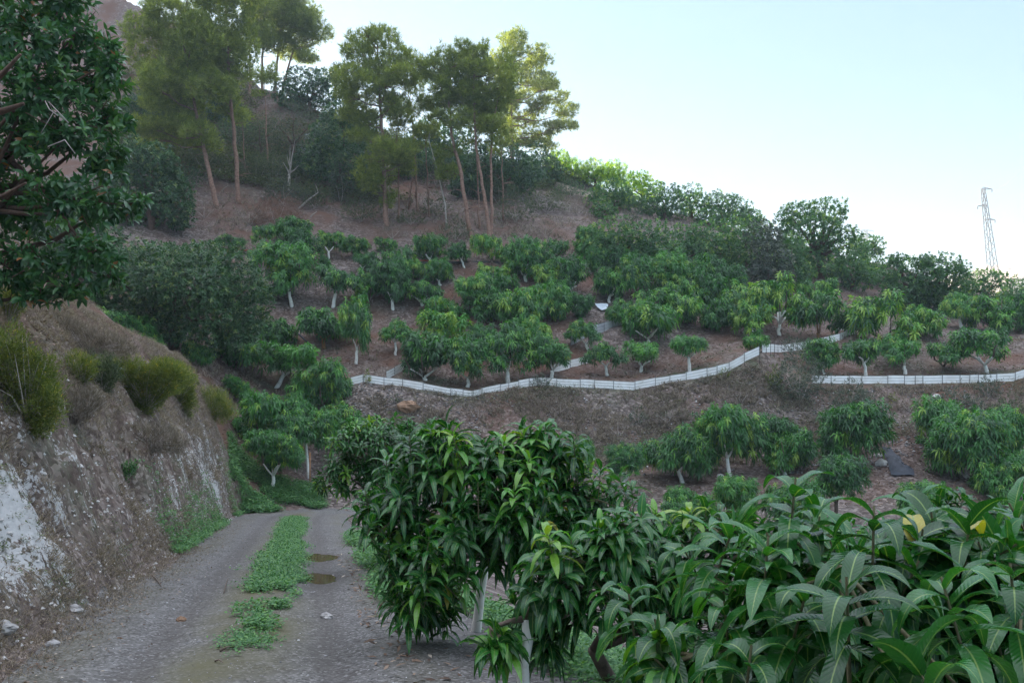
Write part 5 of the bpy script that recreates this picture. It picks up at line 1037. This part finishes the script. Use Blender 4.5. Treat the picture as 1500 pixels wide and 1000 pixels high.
scatter('rubble', pts_on(xs, yy), lambda m, p: stones(m, p, .02, .09, .7), M['pebble'])
n = 14000; uu = rng.uniform(500, 1560, n); yy = rng.uniform(41.5, 47.2, n); xs = (uu - 750) / F * yy; k = fbm(xs * .5, yy * .8, s=111, o=3) > -.12; xs, yy = xs[k], yy[k]
scatter('dry_grass', pts_on(xs, yy), lambda m, p: tufts(m, p, .40, 9, .012, .9), M['drybrush'])
n = 3200; uu = rng.uniform(500, 1560, n); yy = rng.uniform(41.5, 47.2, n); xs = (uu - 750) / F * yy; k = fbm(xs * .35, yy * .6, s=113, o=3) > .12; xs, yy = xs[k], yy[k]
scatter('low_scrub', pts_on(xs, yy), lambda m, p: weeds(m, p, .35, .10, 22, .35), M['scrub'])
n = 6500; uu = rng.uniform(150, 860, n); yy = rng.uniform(70, 96, n); xs = (uu - 750) / F * yy; k = (fbm(xs * .2, yy * .2, s=103, o=3) > -.15) & (yy > np.interp(uu, [150, 420, 600, 760, 860], [73, 75, 76, 84, 92])); xs, yy = xs[k], yy[k]
scatter('undergrowth', pts_on(xs, yy), lambda m, p: weeds(m, p + [0, 0, .1], .7, .24, 26), M['scrub'])

# ------------------------------------------------------------------ broom and brush on the cutting
def brush(label, cat, Y, blobs, mname, n, L, W, droop=.1, name='broom_bush', group='bushes on the cutting', dirb=(0, 0, 1.2)):
    u, p = blobs[0][0], blobs[0][1] + blobs[0][3]
    base = hit(u, p, 6., 34.); base = base if Y is None else Vector(((u - 750) / F * Y, Y, H1((u - 750) / F * Y, Y)))
    B = loc(px_blobs(blobs, base.y, .8, .4), base); t = thing(name, label, cat, base, group); mb = MB()
    C, Nn = blob_pts(B, n, .6, .25, -1); A = nrm(Nn * .6 + np.array(dirb) + rng.normal(0, .25, Nn.shape))
    P, Dd, NN, ix = rosettes(C, A, 9, .05, .9); P = P + rng.normal(0, .03, P.shape)
    leaves2(mb, P, Dd, NN + rng.normal(0, .6, NN.shape), rng.uniform(.5, 1.2, len(P)) * L, W, droop, np.clip((rng.random(len(C)) * .75)[ix] + rng.normal(0, .15, len(ix)), 0, 1)); obj('foliage', mb.mesh('foliage', M[mname], smooth=False), t)
    st = MB()
    for c in C[:: max(1, len(C) // 50)]: tube(st, [(0, 0, -.1), np.array(c) * .5 + rng.normal(0, .04, 3), c], [.012, .007, .003], 4, cap=False)
    obj('stem', st.mesh('stem', M['deadwood']), t)
brush('big yellow-green broom bush bulging from the cutting at the left edge', 'bush', None, [(40,560,48,50),(10,530,40,50),(65,595,30,36),(-20,590,50,60),(40,620,34,24)], 'broom', 520, .075, .012, dirb=(.3, -.5, .5))
brush('yellow broom bush above the bigger one at the left edge', 'bush', None, [(10,445,30,26),(-10,470,30,26),(25,430,14,14)], 'broom', 480, .07, .012, dirb=(.3, -.5, .5))
brush('green broom bush on the crest in the middle of the cutting', 'bush', None, [(215,570,40,32),(180,545,34,24),(240,550,34,26),(200,600,24,18)], 'broom', 320, .12, .014, dirb=(.4, -.4, .6))
brush('yellow-tipped broom bush on the crest right of the green one', 'bush', None, [(262,560,28,26),(270,585,20,24),(250,540,20,14)], 'broom', 320, .12, .014, dirb=(.4, -.4, .6))
brush('tan grassy bush at the far end of the cutting crest', 'bush', None, [(310,590,26,22),(325,600,18,18),(295,605,22,18)], 'broom', 200, .20, .010, name='grass_clump')
brush('low dull green bush left of the crest broom', 'bush', None, [(150,545,28,26),(135,570,22,20)], 'scrub', 300, .11, .014)
brush('grey dry brush along the crest of the cutting', 'bush', None, [(130,500,36,20),(170,510,30,18),(95,480,28,16)], 'drybrush', 150, .18, .008, name='dry_bush')
brush('dry tan brush on the upper slope above the whitish rock', 'bush', None, [(110,600,34,22),(130,585,24,18)], 'drybrush', 170, .16, .008, name='dry_bush')
brush('dry brush below the crest brooms', 'bush', None, [(220,640,36,20),(250,650,26,16)], 'drybrush', 170, .16, .008, name='dry_bush')
brush('dull green broom between the two crest brooms and the left one', 'bush', None, [(120,540,26,22),(105,560,18,16)], 'broom', 280, .11, .012, dirb=(.4, -.4, .6))
brush('small weed with yellow flowers on the cutting face', 'weed', None, [(185,690,10,9),(192,684,7,8)], 'weed', 220, .10, .02, name='weed_plant')
# stake and roadside sticks
b = hit(454, 712, 34.); mb = MB(); tube(mb, [(0, 0, -.1), (0, 0, 1.5)], .035, 7); obj('stake', mb.mesh('stake', M['orangebark']), None, b, label='thin stake holding the pale mango tree at the road bend', category='stake')
for lb, u, p, du, dp, r_ in [('dark broken twig lying beside the small weed patch', 322, 955, 22, -4, .012), ('short twig lying near the weedy strip', 315, 970, 12, 3, .008), ('dry stick leaning at the foot of the cutting', 222, 842, 14, 18, .012), ('twig lying in the weedy strip', 328, 870, 6, -22, .008)]:
    b = hit(u, p, 4.); e = hit(u + du, p + dp, 4.); mb = MB(); q = e - b; tube(mb, [(0, 0, .01), (q.x * .5, q.y * .5, q.z * .5 + .03), (q.x, q.y, q.z + .015)], [r_, r_ * .8, r_ * .4], 5)
    obj('twig', mb.mesh('twig', M['bark']), None, b, label=lb, category='twig')
print('all ok')
# ------------------------------------------------------------------ the air
hz, ns, ln = mat('haze_air')
pv = N_(ns, 'ShaderNodeVolumePrincipled'); pv.inputs['Color'].default_value = (.86, .93, 1, 1); pv.inputs['Density'].default_value = HAZE; pv.inputs['Anisotropy'].default_value = .3
out = N_(ns, 'ShaderNodeOutputMaterial'); ln.new(pv.outputs[0], out.inputs['Volume'])
mb = MB(); box(mb, (310, 430, -6), 1260, 1060, 254)
obj('haze', mb.mesh('haze', hz, smooth=False), kind='stuff')
S.cycles.volume_bounces = 0; S.cycles.volume_step_rate = 5
